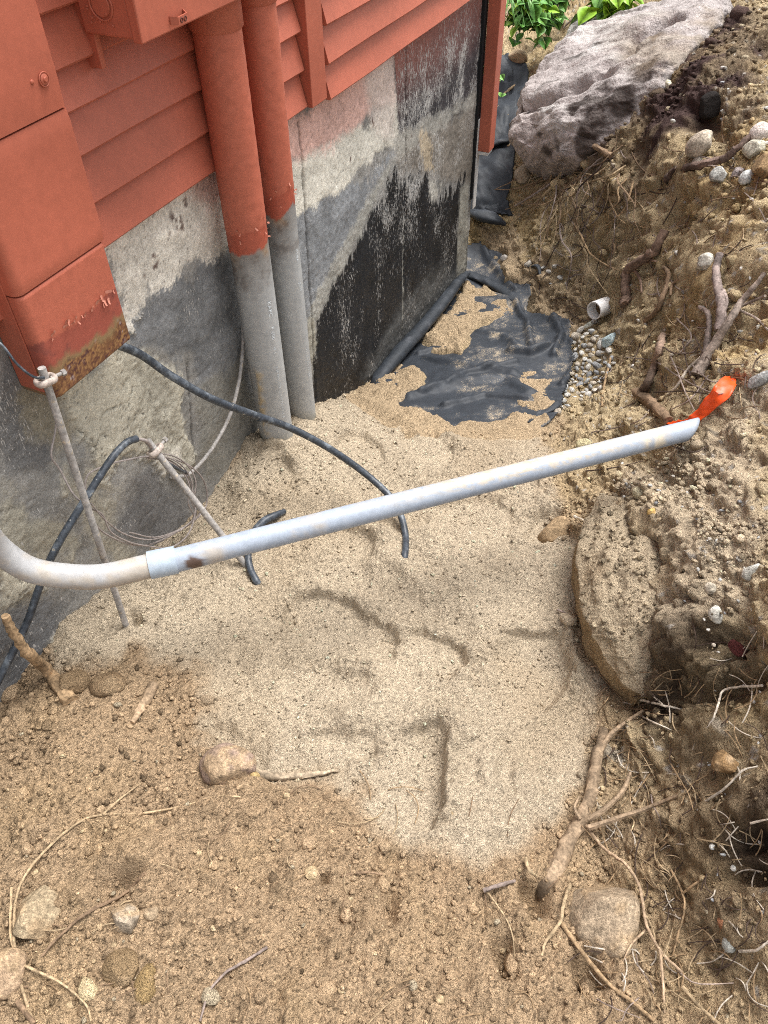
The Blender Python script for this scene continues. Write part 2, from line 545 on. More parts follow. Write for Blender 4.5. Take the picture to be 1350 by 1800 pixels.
P_FABRIC = hxy([(630,700),(700,625),(770,555),(815,495),(818,436),(845,424),(880,445),(912,470),(935,515),(925,545),(960,548),(1000,570),(1012,620),(1006,655),(990,695),(978,730),(950,760),(880,765),(800,770),(725,765),(690,735),(650,715)])

def mask(poly, soft, warp, seed, sc=9):
    sd = poly_sd(GX, GY, poly)
    return sstep(-soft, soft, sd + warp * fbm(GX, GY, sc, seed, 4))

m_sand = mask(P_SAND, 0.035, 0.075, 21, 12)
m_sand2 = mask(P_SAND2, 0.03, 0.08, 22)
m_patch = np.zeros_like(GX)
for k, q in enumerate(P_PATCH): m_patch = np.maximum(m_patch, mask(q, 0.03, 0.05, 30 + k, 14))
m_dark = np.zeros_like(GX)
for k, q in enumerate(P_DARK): m_dark = np.maximum(m_dark, mask(q, 0.06, 0.13, 40 + k, 8))
m_dark2 = np.zeros_like(GX)
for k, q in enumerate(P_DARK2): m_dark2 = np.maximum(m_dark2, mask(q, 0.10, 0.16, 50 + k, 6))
m_grav = mask(P_GRAV, 0.05, 0.08, 60, 8)
sd_fab = poly_sd(GX, GY, P_FABRIC)
m_fab = sstep(-0.03, 0.02, sd_fab)
m_patch = np.maximum(m_patch, m_sand * (sd_fab > -0.05))
m_bank = np.clip(1 - m_sand, 0, 1) * sstep(0.35, 0.75, GX + 0.12 * fbm(GX, GY, 5, 66))
m_bank = np.maximum(m_bank, sstep(2.2, 2.6, GY) * (1 - m_sand2) * (1 - m_sand))
m_clay = np.clip(1 - m_sand - m_bank, 0, 1)

# --- relief (UU, VV follow the surface up the banks, so grain keeps its size there)
UU = GX + 0.95 * BASE; VV = GY + 0.8 * BASE
m_print = np.zeros_like(GX)
m_rim = np.zeros_like(GX)
Z += 0.012 * fbm(GX, GY, 4, 3, 3) * (0.6 + m_bank)
def dent(pts, depth, edge, warp=0.012, rim=0.3, seed=70):
    """a pressed-in footprint with a steep edge and a low rim"""
    global Z, m_print
    sd = poly_sd(GX, GY, hxy(pts)) + warp * fbm(GX, GY, 22, seed, 3)
    if depth < 0.027: m_print = np.maximum(m_print, sstep(-.005, .01, sd))
    Z = Z - depth * sstep(-edge, edge, sd) + depth * rim * np.exp(-((sd + edge * 2.2) / (edge * 1.8)) ** 2)
def ridge(pts, hgt, wid, seed=80, warp=0.01):
    global Z
    d = line_d(GX, GY, hxy(pts)) + warp * fbm(GX, GY, 25, seed, 3)
    Z = Z + hgt * np.exp(-(d / wid) ** 2)
def step(pts, deep, shallow, depth, edge=0.0055, warp=0.016, seed=70):
    """a footprint pressed in with its deep end at one side and running out flush at the other"""
    global Z, m_print, m_rim
    sd = poly_sd(GX, GY, hxy(pts)) + warp * fbm(GX, GY, 24, seed, 4)
    (ax, ay), (bx, by) = hxy([shallow, deep])
    t = ((GX - ax) * (bx - ax) + (GY - ay) * (by - ay)) / ((bx - ax) ** 2 + (by - ay) ** 2)
    rampv = sstep(-0.15, 1.0, t)
    depth = depth * 0.62
    m_rim = np.maximum(m_rim, rampv * np.exp(-((sd + 0.016) / 0.018) ** 2))
    Z = Z - depth * rampv * sstep(-edge, edge, sd) + depth * 0.5 * rampv * np.exp(-((sd + 0.018) / 0.022) ** 2)
    m_print = np.maximum(m_print, sstep(-.005, .015, sd))
step([(500,1075),(520,1045),(570,1040),(630,1062),(680,1098),(705,1125),(690,1160),(640,1170),(570,1150),(520,1115)], (640,1050), (560,1160), 0.042, seed=71)
step([(690,1115),(740,1108),(790,1115),(820,1135),(822,1160),(790,1185),(720,1190),(650,1175),(640,1145)], (790,1105), (690,1195), 0.038, seed=72)
step([(540,930),(600,928),(650,938),(662,955),(645,980),(580,975),(545,960)], (640,935), (560,985), 0.034, seed=75)
step([(600,765),(640,765),(668,785),(672,815),(640,835),(600,825),(585,795)], (650,770), (605,835), 0.028, seed=77)
step([(700,770),(760,775),(800,800),(780,830),(720,820)], (770,775), (715,830), 0.022, seed=78)
step([(880,1110),(940,1105),(985,1120),(1000,1165),(990,1215),(955,1260),(900,1255),(870,1190)], (1000,1165), (870,1190), 0.045, seed=83)
step([(760,880),(840,870),(900,900),(890,960),(820,985),(760,940)], (830,870), (810,990), 0.020, seed=183)
step([(480,1180),(560,1165),(640,1190),(650,1230),(560,1250),(480,1225)], (580,1165), (550,1255), 0.018, seed=184)
step([(440,780),(480,790),(520,830),(500,870),(440,850)], (500,800), (440,850), 0.02, seed=185)
ridge([(680,985),(740,1030),(830,1075),(880,1110)], 0.020, 0.035, 74, 0.02)
ridge([(860,900),(940,960),(980,1040),(1000,1100)], 0.016, 0.05, 76, 0.03)
ridge([(300,1010),(380,1080),(470,1130)], 0.012, 0.05, 176, 0.03)
step([(690,1290),(770,1270),(786,1290),(778,1420),(760,1460),(690,1440),(670,1360)], (785,1350), (690,1360), 0.055, 0.005, 0.006, seed=79)
dent([(790,1290),(880,1310),(910,1400),(880,1440),(800,1430)], 0.012, 0.012, 0.03, seed=81)
ridge([(800,1300),(860,1330),(850,1400),(800,1410)], 0.020, 0.035, 82, 0.03)
step([(540,1290),(600,1285),(655,1298),(660,1320),(600,1345),(545,1330)], (630,1285), (580,1345), 0.026, seed=85)
dent([(375,1270),(410,1265),(470,1330),(430,1365),(385,1340)], 0.02, 0.015, seed=86)
ridge([(420,850),(470,800),(520,780)], 0.02, 0.03, 87)
dent([(925,940),(950,900),(985,900),(1000,930),(960,950)], 0.02, 0.012, seed=88)
dent([(236,1076),(246,1076),(248,1098),(236,1098)], 0.045, 0.008, 0.004, seed=89)
ridge([(700,760),(800,790),(900,800),(960,840)], 0.015, 0.035, 90)
ridge([(240,1500),(330,1450),(430,1400)], 0.022, 0.035, 91, 0.03)
ridge([(150,1560),(260,1490)], 0.02, 0.03, 92, 0.03)
dent([(170,1545),(240,1530),(230,1570),(175,1580)], 0.025, 0.015, seed=93)
dent([(565,1540),(575,1540),(575,1556),(565,1556)], 0.03, 0.005, 0.002, seed=94)
dent([(675,1580),(690,1560),(700,1620),(680,1630)], 0.03, 0.012, seed=95)
dent([(920,1560),(950,1555),(955,1600),(930,1610)], 0.05, 0.015, seed=96)
dent([(870,1660),(900,1650),(905,1710),(875,1720)], 0.05, 0.015, seed=97)
dent([(1010,1690),(1040,1680),(1050,1730),(1020,1740)], 0.05, 0.015, seed=98)
dent([(1080,1150),(1130,1210),(1160,1260),(1090,1250),(1060,1200)], 0.05, 0.02, seed=99)
ridge([(1150,905),(1190,950),(1222,1010),(1232,1080),(1200,1150)], 0.032, 0.045, 186, 0.03)
dent([(1180,1170),(1260,1150),(1280,1220),(1200,1240)], 0.05, 0.03, 0.03, seed=100)
dent([(1180,370),(1210,365),(1215,395),(1180,400)], 0.05, 0.02, 0.03, seed=101)
dent([(1210,190),(1270,180),(1280,240),(1220,250)], 0.08, 0.03, 0.03, seed=102)
for q in [((1330,1470),(1350,1480),(1350,1540),(1310,1530)), ((1270,1180),(1330,1200),(1300,1240),(1250,1230))]:
    dent(list(q), 0.05, 0.02, 0.03, seed=103)

_gy, _gx = np.gradient(Z, gy, gx)
SLOPE = np.hypot(_gx, _gy)
# clods
ja = 0.012 * fbm(UU, VV, 60, 203, 3); jb = 0.012 * fbm(UU + 5, VV, 60, 204, 3)
l1, r1 = lumps(UU + ja * 1.6, VV + jb * 1.6, 0.060, 201, 0.12, 0.5, 0.6)
l2, r2 = lumps(UU + 3 + ja, VV + 1 + jb, 0.026, 211, 0.2, 0.62, 0.7)
l3, r3 = lumps(UU + 7 + ja * .6, VV + 2 + jb * .6, 0.0115, 221, 0.3, 0.66)
amount = np.clip(fbm(UU, VV, 5, 140, 3) * 0.6 + 0.75, 0.25, 1.2)
cut = np.clip(0.75 + 0.9 * fbm(UU, VV, 3.5, 147, 3), 0.25, 1.3)
rough_a = np.clip(m_clay * amount + m_bank * cut, 0, 1.2) * (1 - 0.85 * m_fab) * (1 - m_sand)
def billow(x, y, sc, seed, o=3): return np.abs(fbm(x, y, sc, seed, o))
warpx = 0.02 * fbm(UU, VV, 25, 141, 3); warpy = 0.02 * fbm(UU + 9, VV, 25, 142, 3)
crumb = 0.030 * (billow(UU + warpx, VV + warpy, 13, 143) - .3) + 0.018 * fbm(UU, VV, 7, 146, 3) + 0.016 * (billow(UU + warpy, VV + warpx, 38, 144) - .3) + 0.006 * (billow(UU, VV, 90, 145, 2) - .3)
Z += rough_a * (l1 * 0.6 + l2 * 0.45 + l3 * 0.6 + crumb * (1.0 + 0.4 * m_bank))
Z += m_bank * (1 - m_fab) * 0.04 * fbm(UU, VV, 6, 150, 3)
# rills down the dark bank
rl = fbm((GX + GY * 0.6), (GY * 0.25 - GX * 0.4), 24, 152, 3)
Z += m_dark * 0.028 * rl
sandish = np.maximum(np.maximum(m_sand, m_sand2), m_patch)
l4, r4 = lumps(UU + 11, VV + 5, 0.0095, 231, 0.3, 0.66)
l5, r5 = lumps(UU + 13, VV + 6, 0.024, 241, 0.1, 0.5, 0.35)
loose = np.clip(0.66 + 0.85 * fbm(GX, GY, 6, 160, 3), 0.18, 1.4) * (1 - 0.65 * m_print) + 0.8 * m_rim
white = (RNG.random(GX.shape) - 0.5) / (1 + 2.2 * SLOPE)
Z += sandish * (l4 * 0.75 * loose + l5 * 0.6 * np.clip(fbm(GX, GY, 6, 161, 2) + .25, 0, 1) * loose + 0.0028 * white * loose
                + 0.010 * loose * (billow(GX + warpx, GY + warpy, 48, 162) - .3) + 0.012 * loose * (billow(GX + warpy, GY + warpx, 21, 166, 2) - .3) + 0.040 * fbm(GX, GY, 4.2, 164, 3) + 0.018 * loose * fbm(GX, GY, 17, 165, 3))
Z += (1 - sandish) * 0.004 * white * (1 - m_fab)
# sand heaped on the fabric, the ground under the fabric lowered
Z += -0.026 * m_fab * (1 - m_patch) + 0.034 * m_patch * m_fab * (0.6 + 0.4 * fbm(GX, GY, 15, 163, 3))
DISP = Z - BASE
_gy, _gx = np.gradient(BASE, gy, gx)
_nl = np.sqrt(_gx ** 2 + _gy ** 2 + 1)
NZ = np.maximum(1 / _nl, 0.45)
PX = GX - _gx / _nl * DISP; PY = GY - _gy / _nl * DISP; PZ = BASE + DISP / _nl
Z = BASE + DISP / NZ * 0.9

# --- colour of the ground material
c_sand = np.array((0.525, 0.432, 0.312)); c_tan = np.array((0.415, 0.295, 0.182)); c_bank = np.array((0.53, 0.42, 0.255))
c = np.broadcast_to(c_tan, GX.shape + (3,)).copy()
v1 = fbm(GX, GY, 7, 300, 4)
c = mixc(c, (0.44, 0.312, 0.18), 0.6 * sstep(0.1, 0.7, v1) * m_clay)
c = mixc(c, (0.29, 0.21, 0.13), 0.32 * sstep(0.1, 0.7, -v1))
c = mixc(c, c_bank, m_bank * 0.88)
v2 = fbm(GX, GY, 4, 310, 4)
c = mixc(c, (0.46, 0.325, 0.15), m_bank * 0.6 * sstep(0.05, 0.5, v2))
c = mixc(c, (0.17, 0.12, 0.075), m_bank * 0.55 * sstep(0.35, 0.85, fbm(GX, GY, 9, 311, 4)))
c = mixc(c, (0.54, 0.44, 0.315), m_grav * 0.85)
c = mixc(c, (0.14, 0.10, 0.07), m_grav * 0.8 * sstep(0.25, 0.6, fbm(UU, VV, 11, 316, 4)))
c = mixc(c, (0.045, 0.030, 0.022), m_dark * (0.62 + 0.38 * sstep(-0.2, 0.3, fbm(GX, GY, 14, 312, 4))))
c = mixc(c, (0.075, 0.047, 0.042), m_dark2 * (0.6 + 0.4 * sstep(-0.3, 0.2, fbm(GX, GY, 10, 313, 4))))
tint = 0.62 + 0.75 * (0.4 * r1 + 0.35 * r2 + 0.25 * r3)
c *= (1 + (tint - 1) * np.clip(rough_a, 0, 1))[..., None]
# pale pebbles pressed in the bank
peb_ = fbm(UU, VV, 6, 317, 3) - 0.8 * np.maximum(m_dark, m_dark2)
pb = (l2 > 0.006) & (r2 > 0.90 - 0.08 * peb_)
c = np.where((pb & (m_bank > 0.5) & (m_fab < 0.3))[..., None], (np.array((0.38, 0.32, 0.24)) * (0.6 + 0.6 * r3)[..., None]), c)
pb = (l3 > 0.003) & (r3 > 0.945 - 0.09 * peb_)
c = np.where((pb & (m_bank > 0.5))[..., None], np.array((0.50, 0.46, 0.40)), c)
cs = np.broadcast_to(c_sand, c.shape) * (0.86 + 0.28 * r4 + 0.06 * v1)[..., None]
cs = cs * (1 + 0.28 * (RNG.random(GX.shape) - 0.52))[..., None]
c = c * (1 - m_sand[..., None]) + cs * m_sand[..., None]
cs2 = cs * np.array((0.92, 0.84, 0.74))
k = np.maximum(m_sand2, m_patch)[..., None]
c = c * (1 - k) + cs2 * k
damp = m_sand * 0.35 * sstep(0.1, 0.6, fbm(GX, GY, 3.2, 320, 3))
c = mixc(c, (0.40, 0.30, 0.19), damp)
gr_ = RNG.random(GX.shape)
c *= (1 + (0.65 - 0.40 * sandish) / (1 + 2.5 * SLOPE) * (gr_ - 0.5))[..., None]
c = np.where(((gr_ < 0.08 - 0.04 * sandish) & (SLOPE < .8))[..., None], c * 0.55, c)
c = np.clip(c, 0.008, 0.8)

hh = GX * N[0] + GY * N[1] - W0
ss = GX * D[0] + GY * D[1]
keep = ~((hh < -0.06) & (ss < 3.38))
_q = np.stack([GX, GY, BASE], -1) - CAM
_dz = np.maximum(_q @ CF, .05)
_px = 675 + FPX * (_q @ CR) / _dz; _py = 900 - FPX * (_q @ CU) / _dz
keep &= (_px < 1350 + 420) & (_px > -420) & (_py < 1800 + 420)
nx, ny = len(gx), len(gy)
idx = np.arange(nx * ny).reshape(ny, nx)
quads = np.stack([idx[:-1, :-1], idx[:-1, 1:], idx[1:, 1:], idx[1:, :-1]], -1).reshape(-1, 4)
kv = keep.ravel()
quads = quads[kv[quads].all(1)]
used = np.zeros(nx * ny, bool); used[quads.ravel()] = True
remap = np.cumsum(used) - 1
GV = np.stack([PX, PY, PZ], -1).reshape(-1, 3)[used]
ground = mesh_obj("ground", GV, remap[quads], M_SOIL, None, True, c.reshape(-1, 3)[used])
tag(ground, kind="structure")
CCOL = c
# wider terrain skirt reaching past the frame, well below the worked ground at its inner edge
def skirt():
    bm = bmesh.new()
    xs = np.concatenate([np.linspace(-14, -1.4, 12), np.linspace(-1.2, 3.2, 12), np.linspace(3.4, 16, 12)])
    ys = np.concatenate([np.linspace(-10, 0.1, 10), np.linspace(0.3, 6.1, 12), np.linspace(6.5, 26, 12)])
    V = []; 
    for y in ys:
        for x in xs:
            inside = (-1.3 < x < 3.25) and (0.15 < y < 6.25)
            if inside: z = -0.9
            else:
                cxp, cyp = min(max(x, -1.3), 3.25), min(max(y, 0.15), 6.25)
                far = math.hypot(x - cxp, y - cyp)
                z = float(grid_h(cxp, cyp)[0]) - 0.03 + 0.05 * min(far, 8) + 0.08 * math.sin(x * 1.3 + y) * min(1, far)
            V.append((x, y, z))
    F = []
    nxs = len(xs)
    for j in range(len(ys) - 1):
        for i in range(nxs - 1):
            F.append((j * nxs + i, j * nxs + i + 1, (j + 1) * nxs + i + 1, (j + 1) * nxs + i))
    o = mesh_obj("terrain", np.array(V), F, mat("far_soil", (0.2, 0.14, 0.08), 0.95, grain=((6, .6, 1.3), (40, .7, 1.3)), bump=((20, .6, .03),)), None, True)
    tag(o, kind="structure")
skirt()

# ------------------------------------------------------------------ house: foundation wall, siding, trim
house = empty("house", W(1.4, 0, 0), "red sided house corner standing on a stained concrete foundation", "house")
S0, S1, ZB, ZT = -0.35, 3.44, -0.72, 0.835
sg = np.arange(S0, S1 + 1e-6, 0.0044); zg = np.arange(ZB, ZT + 1e-6, 0.0044)
SS, ZZ = np.meshgrid(sg, zg)
wn = fbm(SS, ZZ, 5, 400, 5)
wn2 = fbm(SS, ZZ, 16, 410, 4)
strk = fbm(SS * 1.0, ZZ * 0.10, 70, 420, 4)
strk2 = fbm(SS * 1.0, ZZ * 0.14, 170, 425, 2)
fine = fbm(SS, ZZ, 90, 430, 3)
wc = np.broadcast_to(np.array((0.265, 0.255, 0.235)), SS.shape + (3,)).copy()
wc *= (1 + 0.45 * wn + 0.3 * wn2)[..., None]
def wpoly(pts): return [sz(*p) for p in pts]
def layer(pts, col, soft=0.01, w1=0.03, w2=0.015, w3=0.0, op=1.0, var=0.25, seedn=None):
    global wc
    sd = poly_sd(SS, ZZ, wpoly(pts)) + w1 * wn + w2 * wn2 + w3 * strk + 0.010 * fine + 0.022 * (RNG.random(SS.shape) - .5) * (0.4 + np.abs(wn))
    m = sstep(-soft, soft, sd) * op
    cc = np.asarray(col, float) * (1 + var * wn2 + 0.12 * fine)[..., None]
    wc = wc * (1 - m[..., None]) + cc * m[..., None]
    return m
CEM = (0.48, 0.445, 0.355); PALE = (0.60, 0.565, 0.49); PINK = (0.58, 0.37, 0.31); BLK = (0.016, 0.017, 0.019)
# cement parging low on the left and under the cabinet
layer([(100,690),(235,610),(310,640),(330,720),(345,800),(330,860),(250,790),(215,800),(180,840),(150,780),(120,740)], CEM, 0.015, 0.05, 0.03)
layer([(230,640),(300,660),(330,800),(350,860),(300,850),(270,770)], (0.31, 0.29, 0.235), 0.03, 0.05, 0.03, op=0.7)
layer([(0,850),(60,900),(130,890),(150,960),(60,1000),(0,990)], (0.33, 0.305, 0.24), 0.02, 0.08, 0.05, op=0.85)
layer([(0,1000),(70,1030),(40,1120),(0,1090)], CEM, 0.02, 0.05, 0.03)
layer([(90,780),(160,820),(230,1000),(180,980),(110,900)], (0.36, 0.33, 0.26), 0.02, 0.10, 0.06, op=0.8)
layer([(0,600),(60,690),(110,760),(80,830),(0,830)], (0.14, 0.138, 0.135), 0.02, 0.06, 0.03)
layer([(40,700),(100,700),(130,760),(110,790),(60,760)], (0.23, 0.205, 0.155), 0.02, 0.05, 0.03)
layer([(0,1090),(60,1060),(130,1050),(60,1180),(0,1240)], (0.15, 0.15, 0.15), 0.03, 0.05, 0.03)
layer([(10,1225),(30,1205),(70,1165),(95,1120),(70,1195),(0,1250)], (0.42, 0.39, 0.31), 0.012, 0.03, 0.02)
layer([(205,930),(260,830),(330,860),(350,930),(300,960)], (0.17, 0.165, 0.16), 0.03, 0.08, 0.06)
layer([(270,800),(310,790),(320,830),(285,840)], PALE, 0.01, 0.03, 0.02, op=.9)
# dark coating between cabinet and conduits
layer([(230,560),(300,500),(385,440),(420,440),(450,700),(440,760),(400,790),(330,640),(300,620),(245,600)], (0.165, 0.167, 0.168), 0.025, 0.07, 0.05, w3=.03, var=.5)
layer([(345,700),(425,640),(445,750),(390,840),(350,860)], (0.21, 0.20, 0.17), 0.03, 0.07, 0.05, op=0.75)
# pale band under the siding, left
layer([(185,430),(250,380),(375,295),(410,300),(410,440),(385,450),(340,455),(310,480),(280,480),(255,520),(225,560)], (0.60, 0.56, 0.485), 0.006, 0.04, 0.03, w3=0.025)
layer([(330,315),(400,280),(400,330),(350,350)], (0.42, 0.235, 0.19), 0.03, 0.05, 0.03, op=0.75)
# grey between conduits and black coating
layer([(495,385),(560,345),(640,315),(690,260),(660,340),(590,470),(545,580),(510,560)], (0.22, 0.228, 0.235), 0.015, 0.03, 0.03, w3=0.03, var=.4)
# pink and pale paint band, right of the conduits
layer([(490,300),(540,270),(640,215),(700,160),(698,250),(610,312),(545,352),(495,392)], (0.59, 0.56, 0.48), 0.008, 0.035, 0.03)
mpk = layer([(488,215),(600,145),(694,90),(692,175),(640,212),(535,272),(490,292)], PINK, 0.02, 0.03, 0.015, var=0.15)
layer([(640,130),(694,95),(692,240),(650,235)], (0.58, 0.50, 0.44), 0.03, 0.03, 0.02, op=0.75, var=0.1)
# reddish to sooty upper right
layer([(690,92),(860,-20),(860,160),(800,210),(700,240)], (0.042, 0.039, 0.042), 0.008, 0.01, 0.01)
sU, zU = sz(770, 60)
up = sstep(0.54, 0.84, ZZ + 0.05 * wn) * sstep(-0.004, 0.004, poly_sd(SS, ZZ, wpoly([(692,92),(870,-30),(870,250),(700,250)])))
wc = mixc(wc, (0.34, 0.13, 0.098), up * np.clip(0.82 + 0.25 * strk, 0, 1))
# beige-grey scraped stripe
layer([(700,245),(790,205),(838,165),(836,330),(760,310),(700,300)], (0.20, 0.175, 0.145), 0.03, 0.04, 0.03, w3=0.03)
layer([(690,245),(835,165),(835,185),(700,265)], (0.34, 0.325, 0.285), 0.015, 0.03, 0.02, op=0.8)
# black coating with dripped upper edge
layer([(535,735),(553,560),(590,490),(640,390),(668,350),(693,290),(705,320),(735,300),(748,315),(770,350),(800,330),(815,310),(822,500),(740,610),(660,690),(600,735)], BLK, 0.005, 0.010, 0.012, w3=0.075, var=0.4)
layer([(545,540),(575,480),(630,375),(672,300),(690,285),(660,355),(640,395),(592,490),(556,565),(540,600)], (0.36, 0.35, 0.31), 0.01, 0.015, 0.02, w3=0.02, op=0.85)
layer([(752,320),(775,325),(768,355),(755,350)], (0.42, 0.40, 0.35), 0.01, 0.02, 0.02, w3=0.03)
layer([(735,235),(752,235),(762,300),(745,295)], (0.45, 0.37, 0.26), 0.008, 0.015, 0.02, w3=0.02)
layer([(540,560),(552,560),(560,600),(548,680),(540,690)], (0.34, 0.325, 0.27), 0.008, 0.02, 0.02, w3=0.02)
layer([(806,330),(824,320),(818,490),(800,500)], (0.34, 0.325, 0.275), 0.015, 0.02, 0.02, w3=0.03, op=.85)
layer([(690,560),(760,480),(800,470),(815,500),(740,600),(660,690),(640,660)], (0.105, 0.105, 0.10), 0.05, 0.05, 0.03, op=.8)
# fine pale scratches over black and sooty parts, pale specks on grey: how strongly each spot is scuffed
lum = wc.mean(-1)
scuff = sstep(0.13, 0.05, lum) * (0.22 + 0.42 * fbm(SS, ZZ * 0.5, 14, 440, 3)) + sstep(0.05, 0.12, lum) * sstep(0.3, 0.22, lum) * (0.20 + 0.32 * fbm(SS, ZZ, 9, 441, 4))
sooty = sstep(0.1, 0.3, ZZ) * (SS > 2.35) * sstep(.82, .6, ZZ)
scuff = np.clip(scuff + 0.24 * sooty * (1 + wn2), 0, 1)
spk = RNG.random(SS.shape)
cl = fbm(SS, ZZ, 8, 450, 3)
wc = mixc(wc, (0.09, 0.07, 0.06), ((spk < 0.02 + 0.05 * cl) & (lum > 0.3)).astype(float) * 0.65)
for (px, py, rs) in [(250,470,.03),(262,455,.03),(310,390,.035),(300,410,.02),(325,350,.02),(545,195,.01),(640,225,.012),(655,220,.012),(615,275,.014),(500,300,.012),(720,240,.02),(735,250,.02)]:
    s_, z_ = sz(px, py)
    dd = np.hypot(SS - s_, (ZZ - z_) * 0.8) + 0.018 * fbm(SS, ZZ, 45, 431, 2)
    wc = mixc(wc, (0.085, 0.045, 0.035), sstep(rs, rs * 0.3, dd) * sstep(0.05, 0.35, fbm(SS, ZZ, 75, 432, 3) + .3 * wn2) * .9)
# relief: rough casting, form joints, cracks
hoff = 0.004 * wn2 + 0.0015 * fine + 0.004 * wn
for (a, b, w_, dep) in [((525,215),(556,700),.0035,.008), ((713,80),(706,590),.003,.006), ((330,640),(345,860),.003,.005)]:
    p, q = sz(*a), sz(*b)
    dl = line_d(SS, ZZ, [p, ((p[0]+q[0])/2 + .002, (p[1]+q[1])/2), q]) + 0.0025 * fine
    hoff -= dep * np.exp(-(dl / w_) ** 2)
    wc = mixc(wc, (0.045, 0.04, 0.036), np.exp(-(dl / w_) ** 2) * 0.75 * (wc.mean(-1) > .06))
    hoff += 0.003 * sstep(-.002, .002, SS - p[0]) * 0.5
pj, qj = sz(708, 380), sz(706, 580)
wc = mixc(wc, (0.42, 0.40, 0.34), np.exp(-(line_d(SS, ZZ, [pj, qj]) / 0.006) ** 2) * sstep(-.3, .2, wn2 + fine) * 0.9)
for pts in ([(115,735),(135,755),(160,775),(168,795)], [(172,745),(178,725),(200,715),(222,705),(230,680)], [(222,705),(226,730)], [(345,665),(372,640),(398,622)], [(350,760),(380,730),(398,690)], [(245,920),(285,870)], [(0,900),(40,890),(70,870)]):
    dl = line_d(SS, ZZ, [sz(*p) for p in pts]) + 0.004 * fine
    hoff -= 0.002 * np.exp(-(dl / 0.0018) ** 2)
    wc = mixc(wc, (0.07, 0.062, 0.055), np.exp(-(dl / 0.0018) ** 2) * 0.6 * sstep(-.5, .2, fine))
hoff += 0.006 * sstep(0.3, 0.4, wc.mean(-1)) * (ZZ < .62) * (SS < 1.4)
VW = D * SS.ravel()[:, None] + N * (W0 + hoff.ravel())[:, None] + ZU * ZZ.ravel()[:, None]
nsx, nsy = len(sg), len(zg)
wi = np.arange(nsx * nsy).reshape(nsy, nsx)
wq = np.stack([wi[:-1, :-1], wi[:-1, 1:], wi[1:, 1:], wi[1:, :-1]], -1).reshape(-1, 4)
mesh_obj("foundation_wall", VW, wq, M_WALL, house, True, np.clip(wc, 0.008, 0.7).reshape(-1, 3), scuff)
M_CORE = mat("concrete_grey", (0.2, 0.19, 0.18), 0.9, grain=((40, .7, 1.2),), bump=((60, .4, .004),))
wbox("foundation_core", S0, S1 - 0.002, -3.5, -0.014, -0.8, 0.82, M_CORE, house, 0)
wbox("upper_wall", S0, S1 - 0.01, -3.5, -0.002, 0.84, 2.5, M_RED, house, 0)

def board(s0, s1, z0, hb, ht, parent, hgt=0.094):
    bm = bmesh.new()
    prof = [(0.002, z0), (hb - 0.003, z0 - 0.001), (hb, z0 + 0.003), (ht, z0 + hgt), (0.002, z0 + hgt)]
    n = 10
    rows = []
    for i in range(n + 1):
        s = s0 + (s1 - s0) * i / n
        dz = 0.0012 * math.sin(i * 1.7 + z0 * 40)
        rows.append([bm.verts.new(Vector(W(s, h + 0.0008 * math.sin(i * 2.1 + z0 * 60), z + dz))) for h, z in prof])
    for a, b in zip(rows[:-1], rows[1:]):
        for j in range(5):
            bm.faces.new((a[j], a[(j + 1) % 5], b[(j + 1) % 5], b[j]))
    bm.faces.new(rows[0]); bm.faces.new(rows[-1][::-1])
    return bm_obj("siding_board", bm, M_RED, parent, False)
zrow = [0.826, 0.915, 1.004, 1.082, 1.150] + [1.236 + 0.088 * i for i in range(14)]
for i, z in enumerate(zrow):
    hgt = (zrow[i + 1] - z + 0.006) if i + 1 < len(zrow) else 0.09
    board(S0, 1.945, z, 0.036, 0.012, house, hgt)
for i in range(18):
    board(2.048, 3.405, 0.813 + 0.091 * i, 0.054, 0.028, house, 0.097)
wbox("batten", 1.950, 2.033, 0.012, 0.050, 0.823, 2.45, M_RED, house, 0.002)
wbox("batten", 1.205, 1.218, 0.012, 0.048, 1.128, 2.45, M_RED, house, 0.002)
wbox("gap_strip", 3.412, 3.452, 0.004, 0.016, -0.05, 2.45, M_DARK, house, 0)  # thin black strip filling the gap between wall end and corner board
cb = wbox("corner_board", 3.432, 3.500, 0.022, 0.075, 0.165, 2.45, M_RED, house, 0.003)
wbox("corner_strip", 3.424, 3.460, 0.0165, 0.0215, -0.10, 0.300, M_EDGEW, house, 0.001)
wbox("corner_strip", 3.433, 3.497, 0.024, 0.068, 0.150, 0.1645, M_EDGEW, house, 0.001)

